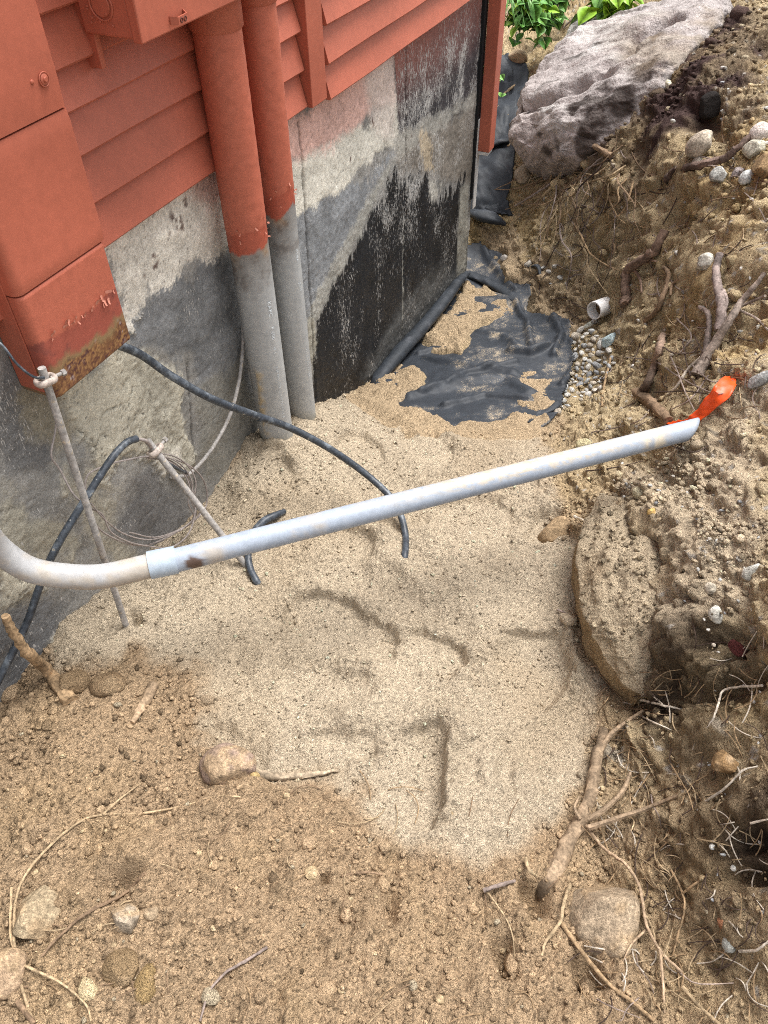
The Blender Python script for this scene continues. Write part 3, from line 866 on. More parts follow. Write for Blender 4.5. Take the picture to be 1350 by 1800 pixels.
# ------------------------------------------------------------------ cabinet, meter box, conduits
cabinet = empty("utility_cabinet", W(0.93, 0.0, 0.655), "tall red steel cable cabinet with a rusty bottom edge", "cabinet")
CS0, CS1, CH = 0.822, 1.05, 0.090
def cab_panel(name, z0, z1, h0, h1, s0, s1, m, paint=None, r=0.016, step=0.006):
    """a folded steel cover: front with rounded vertical edges and two sides, as a real sheet"""
    prof = [(s0, h0)]
    for k in range(7):
        a = math.pi / 2 * k / 6
        prof.append((s0 + r - r * math.cos(a), h1 - r + r * math.sin(a)))
    nfr = 64
    for k in range(1, nfr):
        prof.append((s0 + r + (s1 - s0 - 2 * r * 0.4 - r * .6) * k / nfr, h1))
    for k in range(5):
        a = math.pi / 2 * k / 4
        prof.append((s1 - r * 0.4 + r * 0.4 * math.sin(a), h1 - r * 0.4 + r * 0.4 * math.cos(a)))
    prof.append((s1, h0))
    zs = np.arange(z0, z1 + 1e-6, step)
    zs[-1] = z1
    # a rolled lip at the bottom and top edges
    V = []; Cc = []
    for iz, z in enumerate(zs):
        lip = 0.0025 if iz in (0, len(zs) - 1) else 0
        for s, h in prof:
            V.append(W(s, h - lip, z))
            Cc.append((s, h, z))
    n = len(prof)
    F = [(i * n + j, i * n + j + 1, (i + 1) * n + j + 1, (i + 1) * n + j) for i in range(len(zs) - 1) for j in range(n - 1)]
    F += [tuple(range(n))[::-1], tuple(range((len(zs) - 1) * n, len(zs) * n))]
    F += [(i * n + n - 1, i * n, (i + 1) * n, (i + 1) * n + n - 1) for i in range(len(zs) - 1)]
    Cc = np.array(Cc)
    col = paint(Cc) if paint else None
    V = np.array(V)
    return mesh_obj(name, V, F, m, cabinet, True, col)
def rusty(C):
    t = C[:, 0] * 1.0 + C[:, 1] * 1.0
    z = C[:, 2]
    n1, n2, n3 = fbm(t, z, 26, 500, 4), fbm(t, z, 90, 510, 4), fbm(t, z, 230, 515, 3)
    col = np.broadcast_to(np.array(RED), (len(C), 3)).copy()
    col *= (1 + 0.06 * n2)[:, None]
    peel = sstep(0.003, -0.003, z - (0.775 + 0.010 * n1 + 0.006 * n2))
    col = mixc(col, (0.30, 0.075, 0.050), peel)
    col = mixc(col, (0.16, 0.05, 0.04), peel * 0.5 * sstep(0.1, 0.6, n1 + n2))
    band = sstep(0.010, -0.010, z - (0.720 + 0.018 * n1 + 0.010 * n2))
    col = mixc(col, (0.23, 0.155, 0.075), band)
    rs = sstep(0.008, -0.012, z - (0.708 + 0.022 * n1 + 0.010 * n2))
    rc = np.array((0.155, 0.070, 0.032)) * (1 + 0.5 * n2)[:, None]
    rc = mixc(rc, (0.29, 0.155, 0.062), sstep(0.0, 0.5, n3 + 0.3 * n1))
    rc = mixc(rc, (0.07, 0.025, 0.025), sstep(0.15, 0.5, -n3 + 0.5 * n1))
    rc = mixc(rc, (0.42, 0.36, 0.36), sstep(0.5, 0.75, n2 + n1 * .5) * 0.7)
    col = col * (1 - rs[:, None]) + rc * rs[:, None]
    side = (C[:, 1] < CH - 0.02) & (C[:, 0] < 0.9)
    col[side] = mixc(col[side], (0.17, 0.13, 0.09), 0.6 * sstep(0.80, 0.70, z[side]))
    return np.clip(col, 0.01, 0.6)
cab_panel("upper_cover", 1.120, 2.2, 0.003, CH + 0.004, CS0 - 0.004, CS1 + 0.003, M_RED, step=0.05)
cab_panel("middle_cover", 0.8785, 1.1165, 0.003, CH + 0.002, CS0 - 0.001, CS1 + 0.006, M_RED, step=0.012)
cab_panel("lower_cover", 0.657, 0.8745, 0.003, CH, CS0, CS1, M_REDC, rusty, step=0.0027)
sc0 = np.array(at_wall(76, 139, CH + 0.004))
def disc(name, ctr, r, t, m, parent, axis_v=N, seg=24):
    V, F = tube_data([ctr, ctr + axis_v * t * 0.7, ctr + axis_v * t], [r, r * 0.98, r * 0.8], seg)
    return mesh_obj(name, V, F, m, parent, True)
scw = disc("screw", sc0, 0.0085, 0.004, M_RED, cabinet)
disc("screw_head", sc0 + N * 0.0035, 0.0045, 0.003, M_RED, scw, seg=6)
rv = [scw]
for rr_ in (0.0072, 0.0105):
    V, F = tube_data([sc0 + N * 0.0022 + rr_ * (D * math.cos(a) + ZU * math.sin(a)) for a in np.linspace(0, 2 * math.pi, 29)], 0.0011, 8, caps=False)
    mesh_obj("screw_ring", V, F, M_RED, scw)
disc("rivet", np.array(at_wall(56, 144, CH + 0.004)), 0.0035, 0.002, M_RED, cabinet)
wbox("side_channel", CS0 - 0.004, CS0 - 0.001, 0.004, CH - 0.028, 0.668, 2.2, M_RED, cabinet, 0.0005)

meter = empty("meter_box", W(1.39, 0.0, 1.185), "red electric meter box fixed high on the siding above the conduits", "meter box")
wbox("enclosure", 1.200, 1.640, 0.032, 0.140, 1.186, 1.95, M_RED, meter, 0.004)
wbox("cover", 1.196, 1.600, 0.1405, 0.161, 1.182, 1.95, M_RED, meter, 0.003)
kp = np.array(W(1.199, 0.085, 1.235))
V, F = tube_data([kp + 0.024 * (N * math.cos(a) + ZU * math.sin(a)) for a in np.linspace(0, 2 * math.pi, 33)], 0.002, 8, caps=False)
mesh_obj("knockout_ring", V, F, M_RED, meter)
V, F = tube_data([kp - D * 0.0 , kp - D * 0.002], [0.019, 0.018], 28)
mesh_obj("knockout", V, F, M_RED, meter)
hs = np.array(at_wall(310, 31, 0.161))
hp = [hs + D * a + ZU * b + N * c_ for a, b, c_ in ((-.021, -.006, .0), (-.013, -.008, .012), (.014, -.007, .012), (.021, -.004, 0.0))]
def plate(name, pts, up, thick, m, parent):
    V = []
    for p in pts: V += [p, p + up, p + up + thick, p + thick]
    F = []
    n = len(pts)
    for i in range(n - 1):
        for j in range(4):
            k = (j + 1) % 4
            F.append((i * 4 + j, i * 4 + k, (i + 1) * 4 + k, (i + 1) * 4 + j))
    F += [(0, 1, 2, 3), tuple((n - 1) * 4 + j for j in (3, 2, 1, 0))]
    return mesh_obj(name, np.array(V), F, m, parent, False)
hasp = plate("seal_tab", hp, ZU * 0.013, N * 0.0025, M_RED, meter)
for dx in (-0.005, 0.006):
    V, F = tube_data([hs + N * 0.0149 + D * dx + ZU * (-0.001) + 0.0035 * (D * math.cos(a) + ZU * math.sin(a)) for a in np.linspace(0, 2 * math.pi, 15)], 0.0011, 6, caps=False)
    mesh_obj("tab_hole_rim", V, F, mat("tab_hole", (0.10, 0.03, 0.02), 0.6) if dx < 0 else bpy.data.materials["tab_hole"], hasp)
for q in range(9):
    p = W(1.1985, 0.05 + 0.08 * random.random(), 1.20 + 0.06 * random.random())
    disc("paint_drip", np.array(p), 0.0022, 0.002, M_RED, meter, -D, 8)

def conduit(name, s, h, r, z0, z1, zpaint, label, zc, text, phi, seed):
    e = empty(name, W(s, h, 0), label, "conduit", "vertical conduits rising from the sand up the house wall")
    seg = 56
    zs = np.arange(z0, z1, 0.006)
    V, F = tube_data([W(s, h, z) for z in zs], r, seg, caps=True)
    C = V - W(s, h, 0)
    th = np.arctan2(C @ D, C @ N) * r
    z = V[:, 2]
    n1, n2, n3 = fbm(th, z, 20, seed, 4), fbm(th, z, 80, seed + 5, 3), fbm(th, z * .3, 40, seed + 9, 4)
    col = np.broadcast_to(np.array((0.36, 0.365, 0.36)), (len(V), 3)).copy() * (1 + 0.12 * n3 + 0.06 * n2)[:, None]
    soil = sstep(0.35, 0.0, z - zpaint + 0.22 + 0.1 * n1) * 0 + sstep(zpaint - 0.16, zpaint - 0.01, z + 0.06 * n1)
    col = mixc(col, (0.20, 0.185, 0.17), soil * 0.85)
    col = mixc(col, (0.12, 0.10, 0.09), soil * sstep(0.1, 0.5, n2 + n1) * 0.8)
    col = mixc(col, (0.36, 0.22, 0.11), sstep(zpaint - 0.05, zpaint, z) * sstep(-0.1, 0.4, n1) * 0.7)
    pt = sstep(-0.003, 0.003, z - zpaint + 0.016 * n1 + 0.010 * n2 - 0.012 * np.sin(th / r + 0.4))
    col = mixc(col, (0.36, 0.085, 0.05), pt)
    p2 = sstep(-0.003, 0.003, z - zpaint - 0.05 + 0.012 * n1 + 0.01 * n2)
    col = mixc(col, RED, p2)
    # dried mud smear on one side low down
    sm = sstep(0.018, 0.0, np.abs(th + r * 1.55) + 0.02 * n1) * sstep(0.30, 0.26, z) * sstep(0.02, 0.08, z) * (seed < 600)
    sm = sm * sstep(-0.2, 0.2, n2 + n1 + .2)
    col = mixc(col, (0.44, 0.35, 0.22), sm)
    dmp = sstep(0.05, 0.0, z - (0.0 if seed < 600 else -.05) + 0.03 * n1) * 0.6
    col = mixc(col, (0.25, 0.23, 0.17), dmp)
    V = V + (V - (W(s, h, 0) + ZU * V[:, 2:3]))  * (0.07 * sm + 0.015 * pt + 0.015 * p2 * (1 + n2))[:, None]
    tb = mesh_obj("tube", V, F, M_PVC, e, True, np.clip(col, 0.01, 0.6))
    Vc, Fc = tube_data([W(s, h, z_) for z_ in (zc, zc + 0.004, zc + 0.10, zc + 0.30)], [r + 0.003, r + 0.0065, r + 0.0065, r + 0.0065], seg)
    mesh_obj("coupling", Vc, Fc, M_RED, e)
    # print running down the tube
    def words(body, ztop, size):
        cu = bpy.data.curves.new("print", 'FONT')
        cu.body = body; cu.size = size; cu.space_character = 1.1
        to = bpy.data.objects.new("print", cu)
        COL.objects.link(to)
        bpy.context.view_layer.update()
        me = bpy.data.meshes.new_from_object(to.evaluated_get(bpy.context.evaluated_depsgraph_get()))
        vs = np.array([v.co[:] for v in me.vertices]); fs = [tuple(p.vertices) for p in me.polygons]
        bpy.data.objects.remove(to); bpy.data.meshes.remove(me)
        if len(vs) == 0: return
        a = phi + vs[:, 1] / r
        P = W(s, h, 0) + (r + 0.0012) * (np.cos(a)[:, None] * N + np.sin(a)[:, None] * D) + (ztop - vs[:, 0])[:, None] * ZU
        mesh_obj("lettering", P, fs, M_PRINT, tb, False)
    for body, zt, size in text: words(body, zt, size)
    return e
conduit("conduit_pipe", 1.535, 0.075, 0.0505, -0.12, 1.19, 0.640, "thick nearer conduit painted red above bare grey plastic in front of its neighbour", 1.118,
        [("KAPC", 0.492, 0.017), ("P 60b", 0.415, 0.016), ("-a I", 0.352, 0.015), ("s 18 ANS   C22", 0.285, 0.0105), ("2 11 17 PVC 4  T  E  B", 0.20, 0.0095)], -0.42, 540)
conduit("conduit_pipe", 1.713, 0.062, 0.0435, -0.25, 1.35, 0.655, "thinner farther conduit painted red above bare grey plastic behind its neighbour", 1.125,
        [("IM IEA", 0.545, 0.012), ("JUST", 0.445, 0.014), ("E2 I  CI 8  PVC 3 1 5 0 8 1", 0.22, 0.009)], -0.20, 640)
# peeled paint curls
for q, (px, py, hh_) in enumerate([(408,383,.128),(434,395,.13)]):
    p = at_wall(px, py, hh_)

def flake(p, nrm, size, m, parent, rg):
    t = np.cross(nrm, ZU); t /= np.linalg.norm(t)
    a = rg.uniform(0, 6.28)
    u_ = t * math.cos(a) + ZU * math.sin(a); w_ = np.cross(nrm, u_)
    V = []
    for i in range(4):
        x = i / 3
        for sgn in (-1, 1):
            V.append(p + u_ * size * x + w_ * sgn * size * rg.uniform(.12, .3) + nrm * (0.001 + size * 0.55 * x * x))
    return mesh_obj("paint_flake", np.array(V), [(2 * i, 2 * i + 1, 2 * i + 3, 2 * i + 2) for i in range(3)], m, parent, True)
_rg = random.Random(77)
M_FLAKE = mat("paint_flake", (0.50, 0.20, 0.14), rough=0.6)
for q in range(22):
    s_ = _rg.uniform(CS0 + .03, CS1 - .005)
    flake(W(s_, CH + .0008, 0.776 + _rg.gauss(0, .006)), N, _rg.uniform(.005, .013), M_FLAKE, cabinet, _rg)
for o_, s_, h_, r_, zz_ in [(o, *q) for o, q in zip([o for o in bpy.data.objects if o.name.startswith("conduit_pipe")], [(1.535, .075, .0505, .69), (1.713, .062, .0435, .705)])]:
    for q in range(14):
        a_ = _rg.uniform(-1.5, .5)
        nn_ = N * math.cos(a_) + D * math.sin(a_)
        flake(W(s_, h_, zz_ + _rg.uniform(-.03, .03)) + nn_ * (r_ * 1.03 + .0008), nn_, _rg.uniform(.004, .010), M_FLAKE, o_, _rg)

# grey conduit hanging across the trench
EL = [(312,985,.325),(262,995,.327),(180,1013,.335),(110,1012,.347),(50,1000,.378),(0,967,.44),(-30,930,.52),(-48,880,.63),(-52,800,.75)]
el = [at_z(*p) for p in EL]
pA, pB = at_z(290, 990, .3255), at_z(1216, 755, .285)
grey = empty("grey_conduit", (pA + pB) / 2, "long bare grey conduit with a sweep bend lying across the trench", "conduit")
RP = 0.0262
def pvc_col(V, seed, dirt=0.5, base=(0.42, 0.46, 0.50)):
    t, z = V[:, 0] * 0.9 + V[:, 1] * 0.4, V[:, 1] * 0.7 + V[:, 2]
    n1, n2 = fbm(t, z, 9, seed, 4), fbm(t, z, 60, seed + 3, 3)
    col = np.broadcast_to(np.array(base), (len(V), 3)).copy() * (1 + 0.05 * n2)[:, None]
    col = mixc(col, (0.40, 0.345, 0.275), sstep(0.25 - dirt, 0.8 - dirt, n1 + 0.4 * n2) * 0.75)
    sp = RNG.random(len(V))
    return col, n1, n2
ep = smooth_path(el[1:], 12)
V, F = tube_data(ep, RP * 1.0, 40)
col, n1, n2 = pvc_col(V, 700, 0.5, (0.40, 0.40, 0.40))
col = mixc(col, (0.12, 0.09, 0.06), sstep(0.35, 0.6, fbm(V[:, 0], V[:, 1], 14, 705, 4)) * 0.8 * (V[:, 2] < .33))
mesh_obj("elbow", V, F, M_PVC, grey, True, col)
dirv = (pB - pA) / np.linalg.norm(pB - pA)
cA, cB = at_z(262, 994, .3267), at_z(310, 984, .3247)
V, F = pipe_shell([cA, cA * .9 + cB * .1, cA * .5 + cB * .5, cA * .1 + cB * .9, cB], RP * 1.16, RP * 0.97, 40)
col, n1, n2 = pvc_col(V, 710, 0.3, (0.37, 0.44, 0.51))
mesh_obj("coupling", V, F, M_PVC, grey, True, col)
npt = 150
path = [pA + (pB - pA) * t for t in np.linspace(0, 1, npt)]
V, F = pipe_shell(path, RP, RP * 0.86, 44)
ringi = np.tile(np.repeat(np.arange(npt), 44), 2)
cw = np.clip((ringi - (npt - 12)) / 11.0, 0, 1)
V = V + dirv * (cw * (((V - pB) @ (ZU * 0.6 + np.array([0, 0.8, 0]))) * 0.95))[:, None]
col, n1, n2 = pvc_col(V, 720, 0.05, (0.315, 0.36, 0.425))
axd = (V - pA) @ dirv
upz = (V - (pA + axd[:, None] * dirv))[:, 2] / RP
L = np.linalg.norm(pB - pA)
dust = sstep(0.35, 0.9, upz + 0.3 * n2) * sstep(0.30 * L, 0.55 * L, axd) * sstep(0.95 * L, 0.75 * L, axd)
dust = dust * (RNG.random(len(V)) > 0.35)
col = mixc(col, (0.47, 0.39, 0.27), np.clip(dust, 0, 1) * 0.8)
for tpos, w_ in ((0.915, .022), (0.885, .014)):
    sp = sstep(w_, w_ * 0.4, np.abs(axd - tpos * L) + 0.012 * n2) * sstep(-0.2, 0.3, upz + n1 * .6) 
    col = mixc(col, (0.50, 0.44, 0.34), sp * 0.9)
pd = sstep(0.026, 0.018, np.hypot(axd - 0.045 * L, (upz - 0.05) * 0.034) + 0.016 * n2) * ((V - pA) @ np.array([0, -1.0, 0.2]) > -0.03)
col = mixc(col, (0.105, 0.068, 0.052), pd)
mesh_obj("tube", V, F, M_PVC, grey, True, col)

# ------------------------------------------------------------------ cables, rods, wires
def hitp(px, py, lift=0.0):
    p = hit(px, py)
    return p - ray(px, py) * lift if lift else p
thick = empty("black_cable", at_wall(228, 606, .05), "thick black cable drooping from the rusty cabinet across the conduits into sand", "cable")
cpts = [W(1.0, .045, .70), W(1.015, .05, .665)] + [at_wall(px, py, h) for px, py, h in [(245,622,.06),(300,660,.09),(370,700,.145),(440,727,.195),(510,752,.25),(580,789,.34),(640,831,.43),(685,872,.52),(704,905,.57),(713,945,.61)]] + [hitp(711, 980) , hitp(706, 992) - ZU * 0.06]
tube("cable_sheath", cpts, 0.0098, M_BLACK, thick, 14, 8)
V, F = tube_data([at_wall(455, 734, .205) , at_wall(459, 735.5, .209)], 0.0108, 14)
mesh_obj("cable_joint", V, F, M_BLACK, thick)
thin = empty("grey_cable", at_wall(427, 605, .02), "slim grey cable bowing down the wall behind the nearer conduit", "cable")
tube("cable_sheath", [at_wall(427, 570, .012), at_wall(427, 610, .02), at_wall(420, 670, .03), at_wall(404, 730, .035), at_wall(375, 785, .03), at_wall(345, 822, .02), at_wall(325, 836, .012), at_wall(300, 838, .003)], 0.0055, M_GALV, thin, 10, 8)

def clamp_parts(c0, ax, side, parent, size=1.0):
    ax = ax / np.linalg.norm(ax)
    sd = side - ax * (side @ ax); sd /= np.linalg.norm(sd)
    fw = np.cross(ax, sd)
    body = []
    loop = []
    for a in np.linspace(0, 2 * math.pi, 25):
        loop.append(c0 + size * (sd * 0.020 * math.copysign(abs(math.cos(a)) ** 0.55, math.cos(a)) + fw * 0.013 * math.copysign(abs(math.sin(a)) ** 0.7, math.sin(a))))
    V, F = tube_data(loop, 0.0055 * size, 10, caps=False, flat=1.5)
    cl = mesh_obj("clamp", V, F, M_BRONZE, parent)
    V, F = tube_data([c0 + sd * 0.012 * size, c0 + sd * 0.042 * size], 0.0042 * size, 10)
    mesh_obj("bolt", V, F, M_GALV, cl)
    V, F = tube_data([c0 + sd * 0.038 * size, c0 + sd * 0.047 * size], 0.0075 * size, 6)
    mesh_obj("bolt_head", V, F, M_GALV, cl)
    return cl
r1a, r1b = at_wall(76, 655, .118), hit(221, 1098)
rod1 = empty("ground_rod", r1b, "leaning pale ground rod clamped beside the rusty cabinet corner", "ground rod")
dv = (r1b - r1a) / np.linalg.norm(r1b - r1a)
tube("rod", [r1a - dv * 0.01, (r1a + r1b) / 2, r1b + dv * 0.12], 0.0075, M_GALV, rod1, 12, 10)
clamp_parts(r1a + dv * 0.016, dv, D * 0.6 + N * .2, rod1, 0.85)
wbox_p = at_wall(60, 640, .10)
r2a, r2b = at_wall(262, 778, .065), hit(432, 994)
rod2 = empty("ground_rod", r2b, "short grey ground rod with bolted clamp slanting into sand under the conduit", "ground rod")
dv2 = (r2b - r2a) / np.linalg.norm(r2b - r2a)
tube("rod", [r2a - dv2 * 0.008, (r2a + r2b) / 2, r2b + dv2 * 0.10], 0.0085, M_GALV, rod2, 12, 10)
clamp_parts(r2a + dv2 * 0.025, dv2, D * 1.0, rod2, 0.95)

bc = empty("black_cable", at_wall(70, 1030, .05), "black cable running down the left wall from the short rod clamp", "cable")
bpts = [at_wall(268, 790, .07), at_wall(258, 776, .082), at_wall(240, 771, .08), at_wall(220, 780, .077), at_wall(190, 815, .075), at_wall(130, 910, .065), at_wall(95, 970, .06), at_wall(70, 1030, .05), at_wall(45, 1100, .045), at_wall(0, 1190, .035), at_wall(-30, 1250, .03)]
tube("cable_sheath", bpts[2:], 0.0085, M_BLACK, bc, 12, 8)
tube("bare_conductor", bpts[:3], 0.0045, M_WIRE, bc, 8, 6)
wl = empty("copper_wire", at_wall(200, 930, .05), "dusty thin bonding wire looped loosely between the two ground rods", "wire")
tube("wire_strand", [at_wall(x, y, h) for x, y, h in [(97,700,.03),(98,750,.02),(90,800,.03),(105,825,.03),(130,870,.05),(160,893,.06),(180,905,.06),(195,935,.06),(225,952,.06)]] + [at_wall(260, 960, .06), at_wall(300, 962, .07), at_wall(330, 940, .09), at_wall(343, 900, .09), at_wall(338, 860, .08), at_wall(320, 825, .07), at_wall(290, 806, .06), at_wall(262, 802, .07)], 0.0022, M_WIRE, wl, 7, 8)
tube("wire_strand", [at_wall(x, y, h) for x, y, h in [(155,888,.07),(170,925,.06),(200,946,.06),(235,958,.055),(270,955,.05),(320,930,.06),(352,905,.08),(364,880,.08),(358,845,.08),(335,820,.075),(300,806,.065),(262,802,.075),(225,808,.05),(196,815,.04),(160,830,.03),(150,850,.03),(155,888,.04)]], 0.0022, M_WIRE, wl, 7, 8)
for k_, (dx, dy) in enumerate(((0, 0), (6, -4), (-5, 5))):
    tube("wire_strand", [at_wall(x + dx, y + dy, h) for x, y, h in [(262,800,.07),(300,806,.075),(325,824,.075),(338,850,.085),(336,880,.085),(345,905,.08),(322,928,.07),(270,948,.06),(222,940,.055),(186,915,.06),(160,885,.07)]][: 11 - k_ * 2], 0.0019, M_WIRE, wl, 7, 8)
tube("bare_conductor", [at_wall(276, 796, .07), at_wall(292, 812, .085), at_wall(312, 824, .085), at_wall(330, 832, .07)], 0.0042, M_BLACK, wl, 8, 8)
sw = empty("thin_cord", at_wall(40, 650, .1), "thin dark cord running from the left edge to the rod clamp", "cord")
tube("cord_strand", [at_wall(-20, 590, .075), at_wall(5, 608, .095), at_wall(30, 640, .112), at_wall(58, 662, .122), at_wall(78, 664, .126)], 0.0024, M_BLACK, sw, 7, 8)
st = empty("cable_stub", hit(445, 1000), "short sandy black cable stub poking out below the grey conduit", "cable")
tube("cable_sheath", [hitp(458, 1030) - ZU * .02, hitp(450, 1020, .012), hitp(440, 1000, .022), hitp(436, 975, .03), hitp(440, 945, .035), hitp(462, 918, .032), hitp(482, 907, .022), hitp(500, 899, .008)], [.0095, .0098, .0095, .0095, .0095, .0115, .011, .008], M_BLACK, st, 12, 7, wob=.06)

# ------------------------------------------------------------------ landscape fabric
fab = empty("landscape_fabric", hit(860, 620), "wrinkled black landscape fabric spread on the trench floor with sand on it", "fabric")
fx0, fx1 = min(p[0] for p in P_FABRIC) - .02, max(p[0] for p in P_FABRIC) + .02
fy0, fy1 = min(p[1] for p in P_FABRIC) - .02, max(p[1] for p in P_FABRIC) + .02
fgx, fgy = np.meshgrid(np.arange(fx0, fx1, 0.007), np.arange(fy0, fy1, 0.007))
fsd = poly_sd(fgx, fgy, P_FABRIC) + 0.02 * fbm(fgx, fgy, 14, 800, 3)
fz = base_h(fgx, fgy) + 0.001
a1 = fgx * N[0] + fgy * N[1]; a2 = fgx * D[0] + fgy * D[1]
fz += 0.012 * fbm(a2 * 1.0 + 0.3 * a1, a1 * 0.22, 12, 810, 3) + 0.006 * fbm(fgx, fgy, 9, 812, 3)
def fold(pts, hgt, wid):
    global fz
    d = line_d(fgx, fgy, hxy(pts)) + 0.006 * fbm(fgx, fgy, 20, 815, 2)
    fz = fz + hgt * np.exp(-(d / wid) ** 2)
fold([(905,540),(925,580),(930,620)], 0.03, 0.014)
fold([(895,630),(930,635),(965,620)], 0.035, 0.016)
fold([(970,560),(985,600),(970,640)], 0.03, 0.014)
fold([(740,700),(820,668),(905,650)], 0.022, 0.012)
fold([(780,725),(850,705),(930,705)], 0.02, 0.014)
fold([(850,450),(880,480),(905,520)], 0.022, 0.014)
fold([(720,690),(800,685),(890,680),(930,690)], 0.025, 0.03)
fold([(750,640),(800,650),(900,665)], 0.02, 0.022)
fold([(840,590),(880,600),(910,625)], 0.018, 0.018)
fold([(735,630),(760,610),(790,610)], 0.018, 0.012)
fold([(1005,590),(1008,650),(985,690)], 0.02, 0.010)
n1 = fbm(fgx, fgy, 12, 820, 4); n2 = fbm(fgx, fgy, 55, 821, 3)
fcol = np.broadcast_to(np.array((0.024, 0.029, 0.037)), fgx.shape + (3,)).copy() * (1 + 0.35 * n1)[..., None]
fcol = mixc(fcol, (0.075, 0.080, 0.088), 0.45 * sstep(0.0, 0.7, n1 + n2 * .5))
fmask = np.clip(0.30 + 0.75 * n1 + 0.3 * n2, 0, 1)
fok = fsd > 0
fi = np.arange(fgx.size).reshape(fgx.shape)
fq = np.stack([fi[:-1, :-1], fi[:-1, 1:], fi[1:, 1:], fi[1:, :-1]], -1).reshape(-1, 4)
fq = fq[fok.ravel()[fq].all(1)]
u_ = np.zeros(fgx.size, bool); u_[fq.ravel()] = True
rm = np.cumsum(u_) - 1
fo = mesh_obj("sheet", np.stack([fgx, fgy, fz], -1).reshape(-1, 3)[u_], rm[fq], M_FABRIC, fab, True, fcol.reshape(-1, 3)[u_], fmask.ravel()[u_])
sm_ = fo.modifiers.new("thickness", 'SOLIDIFY'); sm_.thickness = 0.003; sm_.offset = 1

def cloth_tube(name, pts, radii, seed, flat=0.7, parent=None):
    V, F = tube_data(smooth_path(pts, 9), radii, 22, 0.03, flat, True, seed)
    n1 = fbm(V[:, 0] + V[:, 2], V[:, 1], 30, seed, 3)
    V = V + ZU * (0.006 * n1)[:, None]
    col = np.broadcast_to(np.array((0.022, 0.027, 0.034)), (len(V), 3)) * (1 + 0.4 * n1)[:, None]
    col = mixc(col, (0.06, 0.065, 0.075), sstep(0.1, 0.7, n1))
    return mesh_obj(name, V, F, M_FABRIC, parent, True, col)
cloth_tube("rolled_edge", [at_wall(650, 690, .02), at_wall(668, 662, .035), at_wall(700, 622, .04), at_wall(740, 578, .04), at_wall(780, 530, .04), at_wall(805, 496, .035), at_wall(822, 480, .03)], [.012, .030, .033, .032, .030, .024, .015], 830, 0.8, fab)
cloth_tube("fold_over", [hitp(822, 482, .05), hitp(850, 492, .06), hitp(880, 508, .06), hitp(903, 525, .055), hitp(915, 545, .05), hitp(925, 570, .04), hitp(928, 610, .02)], [.028, .030, .026, .022, .020, .014, .006], 840, 0.55, fab)
cloth_tube("fold_over", [hitp(898, 630, .02), hitp(915, 640, .03), hitp(940, 636, .03), hitp(965, 622, .02)], [.008, .016, .016, .008], 845, 0.6, fab)
cloth_tube("torn_edge", [hitp(975, 560, .02), hitp(985, 580, .03), hitp(986, 610, .03), hitp(975, 640, .015)], [.006, .012, .012, .006], 846, 0.6, fab)
cloth_tube("torn_edge", [hitp(985, 690, .02), hitp(978, 712, .025), hitp(950, 728, .02), hitp(928, 742, .012)], [.008, .014, .012, .004], 847, 0.5, fab)
cloth_tube("torn_edge", [hitp(905, 720, .01), hitp(890, 735, .015), hitp(850, 742, .01)], [.005, .010, .004], 848, 0.5, fab)
cloth_tube("torn_edge", [hitp(925, 470, .01), hitp(945, 468, .015), hitp(950, 485, .01)], [.006, .012, .005], 849, 0.5, fab)

fab2 = empty("landscape_fabric", hit(870, 240), "black landscape fabric draped between the house corner and the granite boulder", "fabric")
def drape():
    rows = [(100, 862, 900, .10), (125, 858, 915, .06), (150, 855, 922, .03), (190, 848, 915, .0), (230, 842, 905, -.05), (262, 838, 900, -.1), (290, 832, 898, -.14), (320, 828, 895, -.19), (350, 826, 885, -.25), (375, 824, 890, -.31), (395, 824, 895, -.36)]
    V = []; nu = 40; nv = 70
    ys = np.linspace(0, len(rows) - 1, nv)
    for yv in ys:
        i = min(int(yv), len(rows) - 2); f_ = yv - i
        r = [rows[i][k] * (1 - f_) + rows[i + 1][k] * f_ for k in range(4)]
        for u in np.linspace(-0.35, 1.08, nu):
            px = r[1] + (r[2] - r[1]) * u
            V.append(at_z(px, r[0], r[3]))
    V = np.array(V)
    a1, a2 = V @ N, V @ D
    V[:, 2] += 0.05 * fbm(a1, a2 * 2.2, 5, 850, 3) + 0.018 * fbm(a1 * .5, a2 * 2 + a1, 14, 852, 2)
    V[:, 2] = np.maximum(V[:, 2], grid_h(V[:, 0], V[:, 1]) + 0.012)
    F = np.array([(i * nu + j, i * nu + j + 1, (i + 1) * nu + j + 1, (i + 1) * nu + j) for i in range(nv - 1) for j in range(nu - 1)])
    n1 = fbm(a1, a2, 6, 855, 4)
    col = np.broadcast_to(np.array((0.022, 0.027, 0.034)), (len(V), 3)) * (1 + 0.4 * n1)[:, None]
    o = mesh_obj("sheet", V, F, M_FABRIC, fab2, True, col)
    s = o.modifiers.new("thickness", 'SOLIDIFY'); s.thickness = 0.004
drape()
cloth_tube("fold_over", [hitp(826, 372, .03), hitp(845, 378, .06), hitp(868, 384, .06), hitp(888, 394, .03)], [.02, .045, .04, .012], 860, 0.6, fab2)
cloth_tube("fold_over", [hitp(838, 262, .05), hitp(862, 252, .06), hitp(895, 246, .04)], [.02, .028, .02], 861, 0.5, fab2)

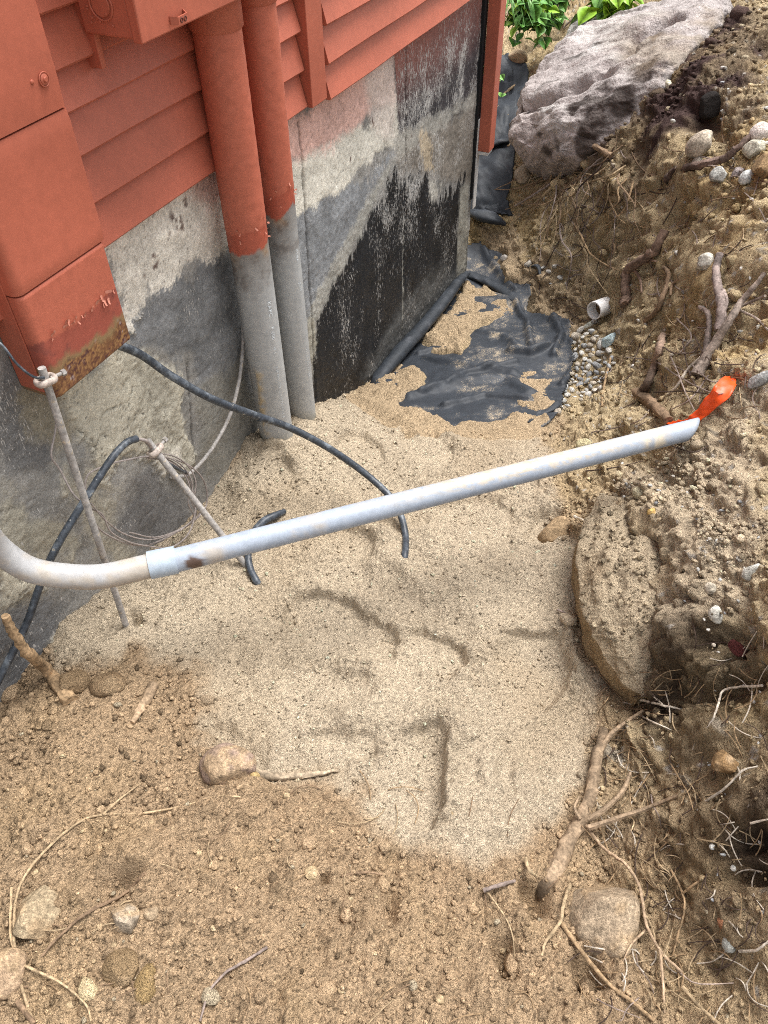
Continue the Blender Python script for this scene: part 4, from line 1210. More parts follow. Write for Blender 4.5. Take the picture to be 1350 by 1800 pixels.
# ------------------------------------------------------------------ rocks
def rock_mesh(pts, sub=3, noise=0.03, scale=4, seed=0, smooth_it=1):
    bm = bmesh.new()
    for p in pts: bm.verts.new(Vector(p))
    r = bmesh.ops.convex_hull(bm, input=list(bm.verts))
    bmesh.ops.delete(bm, geom=[g for g in r.get('geom_interior', []) if isinstance(g, bmesh.types.BMVert)], context='VERTS')
    loose = [v for v in bm.verts if not v.link_faces]
    bmesh.ops.delete(bm, geom=loose, context='VERTS')
    for k in range(sub):
        bmesh.ops.subdivide_edges(bm, edges=list(bm.edges), cuts=1, use_grid_fill=True)
        bmesh.ops.triangulate(bm, faces=[f for f in bm.faces if len(f.verts) > 4])
        if k < smooth_it + 1:
            bmesh.ops.smooth_vert(bm, verts=list(bm.verts), factor=0.35, use_axis_x=True, use_axis_y=True, use_axis_z=True)
    bm.normal_update()
    V = np.array([v.co[:] for v in bm.verts]); Nn = np.array([v.normal[:] for v in bm.verts])
    F = [tuple(v.index for v in f.verts) for f in bm.faces] if not bm.verts.index_update() else []
    bm.free()
    d = fbm(V[:, 0] + 0.7 * V[:, 2], V[:, 1] - 0.6 * V[:, 2], scale, seed, 4) * 0.6 + 0.4 * fbm(V[:, 0] - 0.5 * V[:, 1], V[:, 2], scale * 2.3, seed + 9, 3)
    V = V + Nn * (noise * d)[:, None]
    return V, F, Nn

def pd_(px, py, dist): return CAM + ray(px, py) * dist
bl = [pd_(*p) for p in [(888,232,4.35),(898,185,4.5),(918,140,4.7),(955,100,4.8),(985,70,4.9),(1010,52,4.95),(1040,52,4.9),(1085,22,4.9),(1130,-8,4.9),(1210,-30,4.7),(1290,-20,4.45),(1275,25,4.3),(1225,85,4.0),(1180,120,3.85),(1155,180,3.78),(1100,240,3.80),(1055,262,3.86),(1000,282,4.02),(955,290,4.15),(915,282,4.28),
      (920,190,4.28),(980,150,4.32),(1060,110,4.25),(1140,60,4.2),(990,215,4.08),(1070,190,3.95)]]
cen = np.mean(bl, axis=0)
back = [p + D * 0.55 + N * 0.25 - ZU * 0.55 for p in bl[::2]]
V, F, Nn = rock_mesh(bl + back, 5, 0.055, 2.4, 900, 0)
bump_n = fbm(V[:, 0] * 1.2, V[:, 1] + V[:, 2], 9, 905, 4)
n1 = fbm(V[:, 0], V[:, 2] + V[:, 1] * .4, 3.5, 910, 4); n2 = fbm(V[:, 0] + V[:, 1], V[:, 2], 14, 911, 4)
# crack running across the block
crk = hxy if False else None
cl_ = [pd_(*p) for p in [(895,195,4.45),(960,178,4.3),(1010,165,4.2),(1050,150,4.2),(1090,110,4.2),(1120,60,4.25),(1180,40,4.3)]]
dmin = np.full(len(V), 9.0)
for a, b in zip(cl_[:-1], cl_[1:]):
    a = np.array(a); b = np.array(b); e = b - a
    t = np.clip(((V - a) @ e) / (e @ e), 0, 1)
    dd = np.linalg.norm(np.cross(V - a - t[:, None] * e, CF), axis=1)
    dmin = np.minimum(dmin, dd)
ck = np.exp(-((dmin + 0.02 * n2) / 0.028) ** 2)
V = V - Nn * (0.07 * ck - 0.022 * bump_n - 0.02 * np.abs(fbm(V[:, 0] + V[:, 2], V[:, 1], 2.6, 906, 2)) - 0.012 * fbm(V[:, 0], V[:, 1] + V[:, 2], 26, 907, 3))[:, None]
col = np.broadcast_to(np.array((0.335, 0.300, 0.285)), (len(V), 3)).copy() * (1 + 0.22 * n1)[:, None]
col = mixc(col, (0.40, 0.38, 0.36), sstep(-0.1, 0.5, n2 + n1))
low = sstep(0.26, 0.08, V[:, 2] - 0.10 * (V[:, 0] - 0.6) + 0.05 * n1)
col = mixc(col, (0.30, 0.225, 0.20), low * 0.3)
col = mixc(col, (0.05, 0.035, 0.03), ck * sstep(-0.3, 0.3, n2 + n1) * 0.85)
col = mixc(col, (0.045, 0.032, 0.026), sstep(0.42, 0.5, n2 + 0.55 * fbm(V[:, 0], V[:, 2], 6, 915, 3)) * 0.8)
for px, py, rr_ in [(1065,146,.085),(1006,196,.055),(1086,182,.09),(1052,215,.11),(925,190,.035),(1130,120,.10),(1150,70,.08),(960,270,.10),(1020,258,.12)]:
    v_ = ray(px, py); q_ = V - CAM; al = q_ @ v_
    off_ = np.linalg.norm(q_ - al[:, None] * v_, axis=1)
    c0_ = V[np.argmin(off_ + 0.15 * al)]
    dd = np.linalg.norm(V - c0_, axis=1) + 0.09 * fbm(V[:, 0] + V[:, 1], V[:, 2] - V[:, 1], 11, 917, 3)
    col = mixc(col, (0.050, 0.036, 0.03), sstep(rr_ * .7, rr_ * .35, dd) * .9)
dirt = sstep(0.95, 1.45, V[:, 0] + 0.5 * n1 - 0.25 * (V[:, 1] - 3.6))
col = mixc(col, (0.19, 0.14, 0.09), dirt * 0.7 * sstep(-0.4, 0.2, n1 + n2))
bo = mesh_obj("boulder", V, F, M_GRANITE, None, True, np.clip(col, .01, .6))
tag(bo, "large pinkish grey granite boulder overhanging the far trench end", "boulder")

# small boulder with lichen and leaves behind it
V, F, Nn = rock_mesh([pd_(*p) for p in [(985,60,5.3),(1000,30,5.4),(1030,5,5.5),(1075,-10,5.5),(1080,20,5.3),(1040,50,5.2)]] + [pd_(*p) - ZU * .4 + D * .3 for p in [(985,60,5.3),(1030,5,5.5),(1080,20,5.3)]], 4, .03, 5, 930)
n2 = fbm(V[:, 0] + V[:, 1], V[:, 2], 18, 931, 4)
col = mixc(np.broadcast_to(np.array((0.30, 0.29, 0.27)), (len(V), 3)), (0.22, 0.24, 0.05), sstep(0.1, 0.4, n2))
tag(mesh_obj("boulder", V, F, M_GRANITE, None, True, col), "lichen spotted grey boulder peeking out behind the large granite one", "boulder")

# soil-caked block at the right edge of the sand
sbp = [(1044,860,.115),(1022,915,.10),(1014,985,.09),(1024,1060,.08),(1040,1110,.07),(1066,1160,.055),(1100,1200,.045),(1130,1238,.035),(1170,1215,.05),(1200,1150,.09),(1240,1080,.15),(1260,1000,.19),(1190,910,.165),(1100,860,.12)]
tp = [at_z(*p) for p in sbp]
mid = [at_z(1080, 985, .160), at_z(1130, 1055, .165), at_z(1150, 1120, .135), at_z(1095, 1120, .112), at_z(1070, 925, .145), at_z(1150, 990, .195)]
bot = [p - ZU * 0.20 + (np.mean(tp, axis=0) - p) * np.array([.25, .25, 0]) for p in tp]
V, F, Nn = rock_mesh(tp + mid + bot, 6, 0.030, 8, 940, 0)
n1 = fbm(V[:, 0], V[:, 1] + V[:, 2] * .6, 10, 941, 4); n2 = fbm(V[:, 0] + .6 * V[:, 2], V[:, 1], 45, 942, 3)
la, ra = lumps(V[:, 0] - V[:, 2], V[:, 1] + V[:, 2] * .8, 0.012, 943, .25, .6)
V = V + Nn * (la * 0.22 + 0.003 * n2 + 0.012 * n1)[:, None]
col = np.broadcast_to(np.array((0.50, 0.405, 0.28)), (len(V), 3)).copy() * (0.88 + 0.22 * ra)[:, None]
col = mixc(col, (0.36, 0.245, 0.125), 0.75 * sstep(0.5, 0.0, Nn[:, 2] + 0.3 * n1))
col = mixc(col, (0.33, 0.24, 0.15), 0.6 * sstep(0.1, 0.6, n1))
tag(mesh_obj("boulder", V, F, M_SOIL, None, True, np.clip(col, .01, .6)), "sand caked boulder jutting from the right bank into the trench", "boulder")

LV, LN = V, Nn
def crumbs_on(name, P, Nr, cols, rlo, rhi, seed):
    rg = np.random.default_rng(seed)
    bm = bmesh.new(); bmesh.ops.create_icosphere(bm, subdivisions=1, radius=1)
    b0 = np.array([q.co[:] for q in bm.verts]); f0 = np.array([[q.index for q in fc.verts] for fc in bm.faces]); bm.free()
    n = len(P)
    r = rlo + (rhi - rlo) * rg.random(n) ** 3
    T = b0[None] * (1 + 0.25 * rg.normal(size=(n, len(b0))))[:, :, None] * rg.uniform(.7, 1.2, (n, 1, 3))
    Vv = T * r[:, None, None] + (P + Nr * (r * .3)[:, None])[:, None, :]
    F = (f0[None] + (np.arange(n) * len(b0))[:, None, None]).reshape(-1, 3)
    tag(mesh_obj(name, Vv.reshape(-1, 3), F, M_SOIL, None, True, np.repeat(cols, len(b0), 0)), kind="stuff")
_w = np.where((LN[:, 2] > 0.15) & (LV[:, 2] > 0.06))[0]
_k = RNG.choice(_w, 700)
_k = _k[RNG.random(len(_k)) < np.clip((LV[_k, 2] - .04) / .14, .12, 1)]
crumbs_on("soil_crumbs", LV[_k], LN[_k], np.array((0.47, 0.38, 0.26)) * RNG.uniform(.5, 1.25, (len(_k), 1)), .002, .0085, 71)

def blob(r, seed, sub=2, squash=(1, 1, .8), ang=0.35):
    """unit-ish angular stone"""
    rg = np.random.default_rng(seed)
    bm = bmesh.new()
    bmesh.ops.create_icosphere(bm, subdivisions=sub, radius=1)
    V = np.array([v.co[:] for v in bm.verts])
    F = [tuple(v.index for v in f.verts) for f in bm.faces]
    bm.free()
    # cut facets: clip along random planes
    for k in range(9):
        n = rg.normal(size=3); n /= np.linalg.norm(n)
        lim = rg.uniform(1 - ang, 1.0)
        d = V @ n
        V = V - np.maximum(0, d - lim)[:, None] * n * 0.9
    V = V * (1 + 0.05 * rg.normal(size=len(V)))[:, None] if sub < 2 else V * (1 + 0.05 * fbm(V[:, 0] * 1.0 + V[:, 2], V[:, 1], 2, seed % 900, 3))[:, None]
    return V * np.array(squash) * r, F

def rot(V, a, b=0, c=0):
    return V @ np.array(Matrix.Rotation(a, 3, 'Z') @ Matrix.Rotation(b, 3, 'X') @ Matrix.Rotation(c, 3, 'Y')).T

def stone(px, py, wpx, hpx, colr, label, cat="stone", sink=0.35, seed=1, ang=0.3, tilt=0.0, group=None, m=None, name="stone", sub=4, dirt=0.0):
    p = hit(px, py + hpx * 0.25)
    dist = np.linalg.norm(p - CAM)
    rx = wpx / 2 * dist / FPX; ry = hpx / 2 * dist / FPX
    V, F = blob(1, seed, sub, (1, 1, 1), ang)
    V = V * np.array((rx, ry * 1.08, min(rx, ry) * 0.85))
    V = rot(V, tilt)
    # lean towards the slope's facing
    e = 0.03
    gxx = (grid_h(p[0] + e, p[1])[0] - grid_h(p[0] - e, p[1])[0]) / (2 * e)
    gyy = (grid_h(p[0], p[1] + e)[0] - grid_h(p[0], p[1] - e)[0]) / (2 * e)
    nn = Vector((-max(-1.2, min(1.2, gxx)), -max(-1.2, min(1.2, gyy)), 1)).normalized()
    q = Vector((0, 0, 1)).rotation_difference(nn).to_matrix()
    V = V @ np.array(q).T
    nrm = np.array(nn)
    V = V + p + nrm * min(rx, ry) * 0.85 * (1 - 2 * sink)
    n1 = fbm(V[:, 0] + V[:, 2], V[:, 1], 1.2 / rx, seed + 50, 4)
    n2 = fbm(V[:, 0], V[:, 1] + V[:, 2], 60, seed + 60, 3)
    col = np.broadcast_to(np.array(colr), (len(V), 3)).copy() * (1 + 0.18 * n1 + 0.1 * n2)[:, None]
    if dirt: col = mixc(col, (0.35, 0.25, 0.15), sstep(0.5 - dirt, 0.9 - dirt, n1 + 0.5 * n2 + 0.5 * sstep(0.3 * rx, -0.5 * rx, (V - p)[:, 2])) * 0.85)
    o = mesh_obj(name, V, F, m or M_STONE, None, True, np.clip(col, .01, .75))
    tag(o, label, cat, group)
    return o
BR = (0.285, 0.215, 0.165); TN = (0.33, 0.25, 0.17); GY = (0.36, 0.345, 0.32); LG = (0.52, 0.50, 0.46)
stone(1060, 1588, 118, 120, (0.33, 0.255, 0.175), "rounded brown stone the size of a fist among roots at lower right", sink=.38, seed=11, ang=.5, dirt=.45)
stone(403, 1333, 100, 88, (0.29, 0.21, 0.165), "smooth brown egg shaped stone half sunk where sand meets clay", sink=.42, seed=12, ang=.35, tilt=-.5, dirt=.45)
stone(66, 1588, 70, 90, (0.34, 0.265, 0.17), "square edged tan stone bedded in clay at lower left", sink=.5, seed=13, ang=.5, tilt=.2, dirt=.55)
stone(12, 1695, 60, 64, (0.34, 0.24, 0.155), "reddish brown stone cut by the left picture edge", sink=.5, seed=14, dirt=.6)
stone(218, 1605, 46, 44, (0.33, 0.27, 0.20), "small pale tan stone in clay right of the square stone", sink=.5, seed=15, dirt=.6, ang=.5)
stone(267, 1601, 24, 20, (0.34, 0.255, 0.165), "little round pebble right of the small pale tan stone", sink=.4, seed=16)
stone(258, 1718, 36, 52, (0.36, 0.25, 0.12), "ochre clay lump near the bottom left of the picture", cat="clod", sink=.4, seed=17, dirt=.4, name="clod", m=M_SOIL)
stone(214, 1690, 54, 50, (0.31, 0.215, 0.12), "larger brown clay clod left of the ochre lump", cat="clod", sink=.45, seed=18, dirt=.5, name="clod", m=M_SOIL)
stone(130, 1192, 56, 44, (0.29, 0.20, 0.115), "round brown clod resting beside the stick at the wall foot", cat="clod", sink=.35, seed=19, dirt=.4, name="clod", m=M_SOIL)
stone(190, 1196, 60, 46, (0.28, 0.19, 0.11), "crumbly dark clod second from the stick at the wall", cat="clod", sink=.42, seed=20, dirt=.5, name="clod", m=M_SOIL)
stone(447, 1362, 18, 16, (0.42, 0.30, 0.14), "tiny yellow pebble touching the egg shaped stone", sink=.35, seed=21)
stone(548, 1531, 24, 20, (0.42, 0.32, 0.19), "small yellowish pebble in clay left of the dark hole", sink=.4, seed=22)
stone(978, 925, 70, 46, (0.29, 0.205, 0.12), "dusty brown rock set in sand left of the jutting boulder", sink=.38, seed=23, ang=.45, tilt=.5, dirt=.4)
stone(1138, 965, 40, 16, (0.21, 0.17, 0.14), "flat dark oval pebble on top of the jutting boulder", sink=.3, seed=24, ang=.1)
stone(1232, 245, 46, 36, (0.43, 0.37, 0.29), "cracked tan stone on the upper bank above the fallen branch", sink=.42, seed=25, ang=.35)
stone(1338, 228, 32, 30, (0.62, 0.55, 0.50), "pale pink stone at the right picture edge", sink=.42, seed=26, ang=.2)
stone(1328, 256, 40, 34, (0.55, 0.53, 0.43), "cream coloured split stone beside the branch's right end", sink=.42, seed=27, ang=.45)
stone(1345, 285, 40, 44, (0.28, 0.19, 0.10), "ochre brown stone below the cream split stone", sink=.42, seed=28, ang=.4)
stone(1263, 303, 26, 24, (0.40, 0.40, 0.37), "grey green stone below the middle of the branch", sink=.42, seed=29, ang=.4)
stone(1313, 308, 24, 20, (0.60, 0.62, 0.60), "whitish rounded stone below the right end of the branch", sink=.42, seed=30, ang=.2)
stone(1296, 300, 20, 14, (0.31, 0.27, 0.26), "mauve grey stone between the grey green and whitish ones", sink=.42, seed=31)
stone(1227, 282, 18, 14, (0.45, 0.41, 0.34), "small beige stone just above the branch", sink=.3, seed=32)
stone(1250, 178, 42, 34, (0.03, 0.026, 0.024), "black charred lump hanging under the dark upper soil", cat="lump", sink=.4, seed=33, ang=.6, name="charred_lump", m=M_SOIL)
stone(1252, 186, 12, 8, (0.58, 0.52, 0.40), "cream chip stuck on the black charred lump", cat="chip", sink=.1, seed=34, name="stone_chip")
stone(1175, 146, 12, 20, (0.60, 0.56, 0.42), "upright cream chip beside the boulder's dirty right flank", cat="chip", sink=.2, seed=35, name="stone_chip")
stone(1242, 455, 32, 34, (0.50, 0.48, 0.42), "pale lumpy stone beside the upright forked root", sink=.42, seed=36, ang=.4, dirt=.15)
stone(918, 302, 26, 34, (0.35, 0.28, 0.20), "tan stone tucked in roots under the boulder's left foot", sink=.25, seed=37)
stone(912, 95, 22, 40, (0.36, 0.27, 0.17), "upright tan stone below the green plant", sink=.25, seed=38, tilt=.5, ang=.4)
stone(1335, 664, 44, 20, (0.30, 0.30, 0.29), "grey flat stone at the right edge near the orange ribbon", sink=.35, seed=39, ang=.2)
stone(1282, 1337, 44, 52, (0.20, 0.125, 0.06), "rust coloured angular stone in the dark right bank", sink=.3, seed=40, ang=.55, dirt=.35)
stone(1300, 1130, 28, 38, (0.115, 0.036, 0.034), "dark red crumbling brick fragment in the right bank", cat="brick", sink=.42, seed=41, ang=.6, name="brick_fragment", tilt=.6, m=M_SOIL)
stone(1277, 1622, 16, 30, (0.32, 0.15, 0.08), "reddish oblong pebble low on the dark bank", sink=.3, seed=42, tilt=.4)
stone(1283, 1655, 20, 20, (0.40, 0.40, 0.36), "round grey pebble under the reddish oblong one", sink=.3, seed=43, ang=.1)
stone(1289, 1522, 9, 10, (0.66, 0.64, 0.58), "small white pebble high on the dark lower bank", sink=.3, seed=44, ang=.1)
stone(1253, 1487, 9, 9, (0.66, 0.66, 0.62), "white chip left of and above the small white pebble", sink=.3, seed=45, ang=.3)
stone(1257, 1073, 22, 32, (0.50, 0.48, 0.42), "pale quartz stone on the right bank above the red brick", sink=.35, seed=46, ang=.45)
stone(1250, 1030, 20, 20, (0.43, 0.38, 0.30), "buff stone just above the pale quartz stone", sink=.35, seed=47)
stone(1322, 1000, 38, 26, (0.46, 0.45, 0.40), "dusty whitish stone on the right bank near the edge", sink=.4, seed=48, ang=.4, dirt=.3)
stone(1147, 897, 18, 14, (0.50, 0.34, 0.13), "amber pebble on top of the jutting boulder", sink=.3, seed=49)
stone(1075, 592, 34, 22, (0.50, 0.62, 0.64), "pale blue angular stone chip beside the white drain stub", sink=.25, seed=50, ang=.55, tilt=.4)
stone(1038, 570, 28, 18, (0.58, 0.58, 0.50), "flat white stone below the white drain stub", sink=.3, seed=51, ang=.5, tilt=-.3)
stone(1045, 563, 12, 8, (0.46, 0.46, 0.45), "small grey pebble touching the drain stub", sink=.3, seed=52)
stone(981, 637, 12, 11, (0.50, 0.35, 0.20), "orange tan pebble lying on the fabric near the gravel", sink=.2, seed=53, ang=.1)
stone(1000, 591, 10, 9, (0.52, 0.38, 0.22), "tan pebble on the fabric's right rim", sink=.2, seed=54, ang=.1)
stone(816, 648, 8, 8, (0.36, 0.30, 0.22), "lone pebble in the middle of the black fabric", sink=.1, seed=55, ang=.1)
stone(887, 452, 14, 12, (0.36, 0.33, 0.30), "grey pebble on the sand beyond the fabric fold", sink=.3, seed=56)
stone(930, 462, 16, 12, (0.46, 0.42, 0.36), "pale pebble on sand left of the hanging rootlets", sink=.3, seed=57)

# gravel round the drain: counted pebbles sharing meshes
variants = []
for k in range(8):
    V, F = blob(1, 3000 + k, 2, (1, 0.72 + .05 * k % .3, 0.6), .45)
    base = [(0.46, 0.45, 0.42), (0.38, 0.385, 0.38), (0.53, 0.51, 0.47), (0.42, 0.37, 0.30), (0.30, 0.305, 0.31), (0.48, 0.46, 0.42), (0.52, 0.49, 0.44), (0.40, 0.30, 0.18)][k]
    o = mesh_obj("pebble", V + np.zeros(3), F, M_STONE, None, True, np.broadcast_to(np.array(base), (len(V), 3)) * (1 + .15 * fbm(V[:, 0], V[:, 1] + V[:, 2], 2, 31 + k, 3))[:, None])
    variants.append(o.data)
    bpy.data.objects.remove(o)
def pebble_at(px, py, wpx, label, group, k=None, lift=0.3):
    p = hit(px, py)
    r = wpx / 2 * np.linalg.norm(p - CAM) / FPX
    o = bpy.data.objects.new("pebble", variants[random.randrange(7) if k is None else k])
    o.location = Vector(p + ZU * r * lift)
    o.rotation_euler = (random.uniform(-.5, .5), random.uniform(-.5, .5), random.uniform(0, 6.28))
    o.scale = (r * random.uniform(.9, 1.2), r * random.uniform(.85, 1.15), r * random.uniform(.8, 1.2))
    COL.objects.link(o)
    tag(o, label, "pebble", group)
def in_poly(px, py, poly):
    c_ = False
    for i in range(len(poly)):
        (ax, ay), (bx, by) = poly[i], poly[(i + 1) % len(poly)]
        if (ay > py) != (by > py) and px < (bx - ax) * (py - ay) / (by - ay) + ax: c_ = not c_
    return c_
GP = [(1008,585),(1035,582),(1065,605),(1078,640),(1060,680),(1030,700),(1000,715),(975,730),(992,690),(1008,650)]
placed = []
t = 0
while len(placed) < 120 and t < 9000:
    t += 1
    px, py = random.uniform(970, 1085), random.uniform(575, 735)
    w_ = random.choice((9, 10, 11, 12, 13, 15, 17, 19))
    if not in_poly(px, py, GP): continue
    if any(math.hypot(px - a, (py - b) * 1.25) < (w_ + w2) * 0.40 for a, b, w2 in placed): continue
    placed.append((px, py, w_))
    pebble_at(px, py, w_, "smooth grey drainage pebble in the gravel patch right of the black fabric", "drainage gravel pebbles beside the fabric", lift=.45)
for px, py, w_ in [(965,480,13),(975,470,11),(985,490,12),(955,472,9),(995,500,8),(1005,492,10),(968,500,7)]:
    pebble_at(px, py, w_, "grey pebble under the hanging roots at the far sand edge", "pebbles under the hanging roots", lift=.35)
placed = []
t = 0
while len(placed) < 75 and t < 5000:
    t += 1
    px, py = random.uniform(1060, 1349), random.uniform(760, 1600)
    ok = (py < 1130 and px > 1060 + max(0, (py - 830)) * .35) or (py >= 1130 and px > 1190)
    if not ok: continue
    w_ = random.choice((5, 6, 6, 7, 8, 9))
    if any(math.hypot(px - a, py - b) < 14 for a, b in placed): continue
    placed.append((px, py))
    pebble_at(px, py, w_, "small pale pebble stuck in the gravelly right bank", "pebbles scattered over the right bank", lift=.25)
placed = []
t = 0
while len(placed) < 60 and t < 5000:
    t += 1
    px, py = random.uniform(1090, 1349), random.uniform(110, 650)
    if py < 300 and px < 1160: continue
    if any(math.hypot(px - a, py - b) < 14 for a, b in placed): continue
    placed.append((px, py))
    pebble_at(px, py, random.choice((5, 6, 6, 7, 8, 10)), "small pebble stuck in the upper bank behind the trench", "pebbles scattered over the upper bank", lift=.25)
placed = []
t = 0
while len(placed) < 22 and t < 5000:
    t += 1
    px, py = random.uniform(10, 1000), random.uniform(1380, 1795)
    if any(math.hypot(px - a, py - b) < 40 for a, b in placed): continue
    placed.append((px, py))
    pebble_at(px, py, random.choice((8, 9, 10, 12, 14, 16)), "tan pebble half buried in the clay in the foreground", "pebbles in the foreground clay", k=7, lift=.1)

# loose crumbs, too many to count
def crumbs(name, n, area, rlo, rhi, seed, tint=1.0, sandy=False, sub=1):
    rg = np.random.default_rng(seed)
    x = rg.uniform(area[0], area[1], n * 3); y = rg.uniform(area[2], area[3], n * 3)
    i = np.clip(np.searchsorted(gx, x), 0, nx - 1); j = np.clip(np.searchsorted(gy, y), 0, ny - 1)
    w_ = sandish[j, i] if sandy else (1 - sandish[j, i])
    w_ = w_ * (1 - m_fab[j, i]) * (keep[j, i])
    cl = 0.3 + 0.9 * np.clip(fbm(x, y, 9, seed, 3) + .3, 0, 1)
    ok = rg.random(n * 3) < w_ * cl
    x, y, i, j = x[ok][:n], y[ok][:n], i[ok][:n], j[ok][:n]
    n = len(x)
    r = rlo + (rhi - rlo) * rg.random(n) ** 4
    r = r * (0.7 + 0.3 * np.hypot(x, y))
    z = grid_h(x, y) + r * (0.35 if sub == 1 else 0.1)
    bs = []
    for k in range(6):
        bm = bmesh.new(); bmesh.ops.create_icosphere(bm, subdivisions=sub, radius=1)
        v = np.array([q.co[:] for q in bm.verts])
        f = np.array([[q.index for q in fc.verts] for fc in bm.faces]); bm.free()
        v = v * (1 + (0.22 if sub == 1 else 0.13) * rg.normal(size=len(v)))[:, None] * np.array((1, .8, .75))
        bs.append((v, f))
    nv = len(bs[0][0])
    # cheap 12-vertex lumps
    k = rg.integers(0, 6, n)
    T = np.stack([b[0] for b in bs])[k]
    a = rg.uniform(0, 6.28, n)
    ca, sa = np.cos(a)[:, None], np.sin(a)[:, None]
    X = T[:, :, 0] * ca - T[:, :, 1] * sa; Y = T[:, :, 0] * sa + T[:, :, 1] * ca
    V = np.stack([X, Y, T[:, :, 2]], -1) * r[:, None, None] + np.stack([x, y, z], -1)[:, None, :]
    F = (bs[0][1][None] + (np.arange(n) * nv)[:, None, None]).reshape(-1, 3)
    cc = CCOL[j, i] * (0.75 + 0.7 * rg.random(n))[:, None] * tint
    g_ = rg.random(n)
    if not sandy: cc = np.where((g_ > .975)[:, None], np.array((0.47, 0.39, 0.27)), cc)
    o = mesh_obj(name, V.reshape(-1, 3), F, M_SOIL, None, True, np.repeat(np.clip(cc, .01, .7), nv, 0))
    tag(o, kind="stuff")
crumbs("soil_crumbs", 9000, (-0.95, 0.8, 0.25, 1.6), 0.0022, 0.009, 61)
crumbs("soil_clods", 240, (-0.95, 0.8, 0.25, 1.5), 0.007, 0.024, 64, 1.0, False, 2)
crumbs("bank_clods", 260, (0.35, 1.9, 0.3, 4.2), 0.007, 0.024, 65, 1.0, False, 2)
crumbs("bank_crumbs", 7500, (0.35, 2.4, 0.3, 4.6), 0.0022, 0.009, 62)
crumbs("sand_crumbs", 5000, (-0.9, 0.9, 0.5, 3.2), 0.002, 0.0055, 63, 1.05, True)

# ------------------------------------------------------------------ drain stub, ribbon
dp = hit(1052, 556)
drain = empty("drain_pipe", dp, "short white plastic drain pipe stub poking from the soil", "pipe")
dd_ = (at_z(1066, 541, -.16) - at_z(1044, 545, -.17)); dd_ /= np.linalg.norm(dd_)
dc = at_z(1044, 546, -.19)
dd_ = np.array([0.80, 0.60, -0.10]); dd_ /= np.linalg.norm(dd_)
V, F = pipe_shell([dc + dd_ * t for t in (0, 0.002, .04, .09, .16)], 0.037, 0.0325, 40)
mesh_obj("stub", V, F, M_WHITE, drain)
V, F = tube_data([dc + dd_ * 0.05, dc + dd_ * 0.055], 0.032, 30)
mesh_obj("soil_plug", V, F, mat("drain_soil", (0.16, 0.11, 0.06), 0.95, grain=((200, .5, 1.3),), bump=((120, .8, .01),)), drain)

def ribbon():
    cpt = [(1172,742,.012),(1190,745,.02),(1212,741,.035),(1232,727,.05),(1250,708,.06),(1268,690,.06),(1280,672,.03),(1287,664,.0)]
    wd = [9, 13, 15, 18, 24, 29, 26, 6]
    P = smooth_path([hitp(*p) for p in cpt], 5)
    wv = np.interp(np.linspace(0, 1, len(P)), np.linspace(0, 1, len(wd)), wd)
    V = []; nu = 9
    for i, p in enumerate(P):
        t = P[min(i + 1, len(P) - 1)] - P[max(i - 1, 0)]; t /= np.linalg.norm(t)
        vdir = (CAM - p) / np.linalg.norm(CAM - p)
        side = np.cross(t, ZU * .6 + vdir * .6); side /= np.linalg.norm(side)
        w_ = wv[i] / 2 * np.linalg.norm(p - CAM) / FPX
        nn = np.cross(side, t)
        for u in np.linspace(-1, 1, nu):
            V.append(p + side * w_ * u + nn * (0.002 * math.sin(i * .9 + u * 2.5) + 0.0015 * math.sin(i * 2.1 - u * 4) + 0.003 * u * u))
    F = np.array([(i * nu + j, i * nu + j + 1, (i + 1) * nu + j + 1, (i + 1) * nu + j) for i in range(len(P) - 1) for j in range(nu - 1)])
    o = mesh_obj("warning_ribbon", np.array(V), F, M_ORANGE, None, True)
    s = o.modifiers.new("thickness", 'SOLIDIFY'); s.thickness = 0.0015
    tag(o, "torn bright orange plastic ribbon beside the grey conduit's open end", "ribbon")
ribbon()

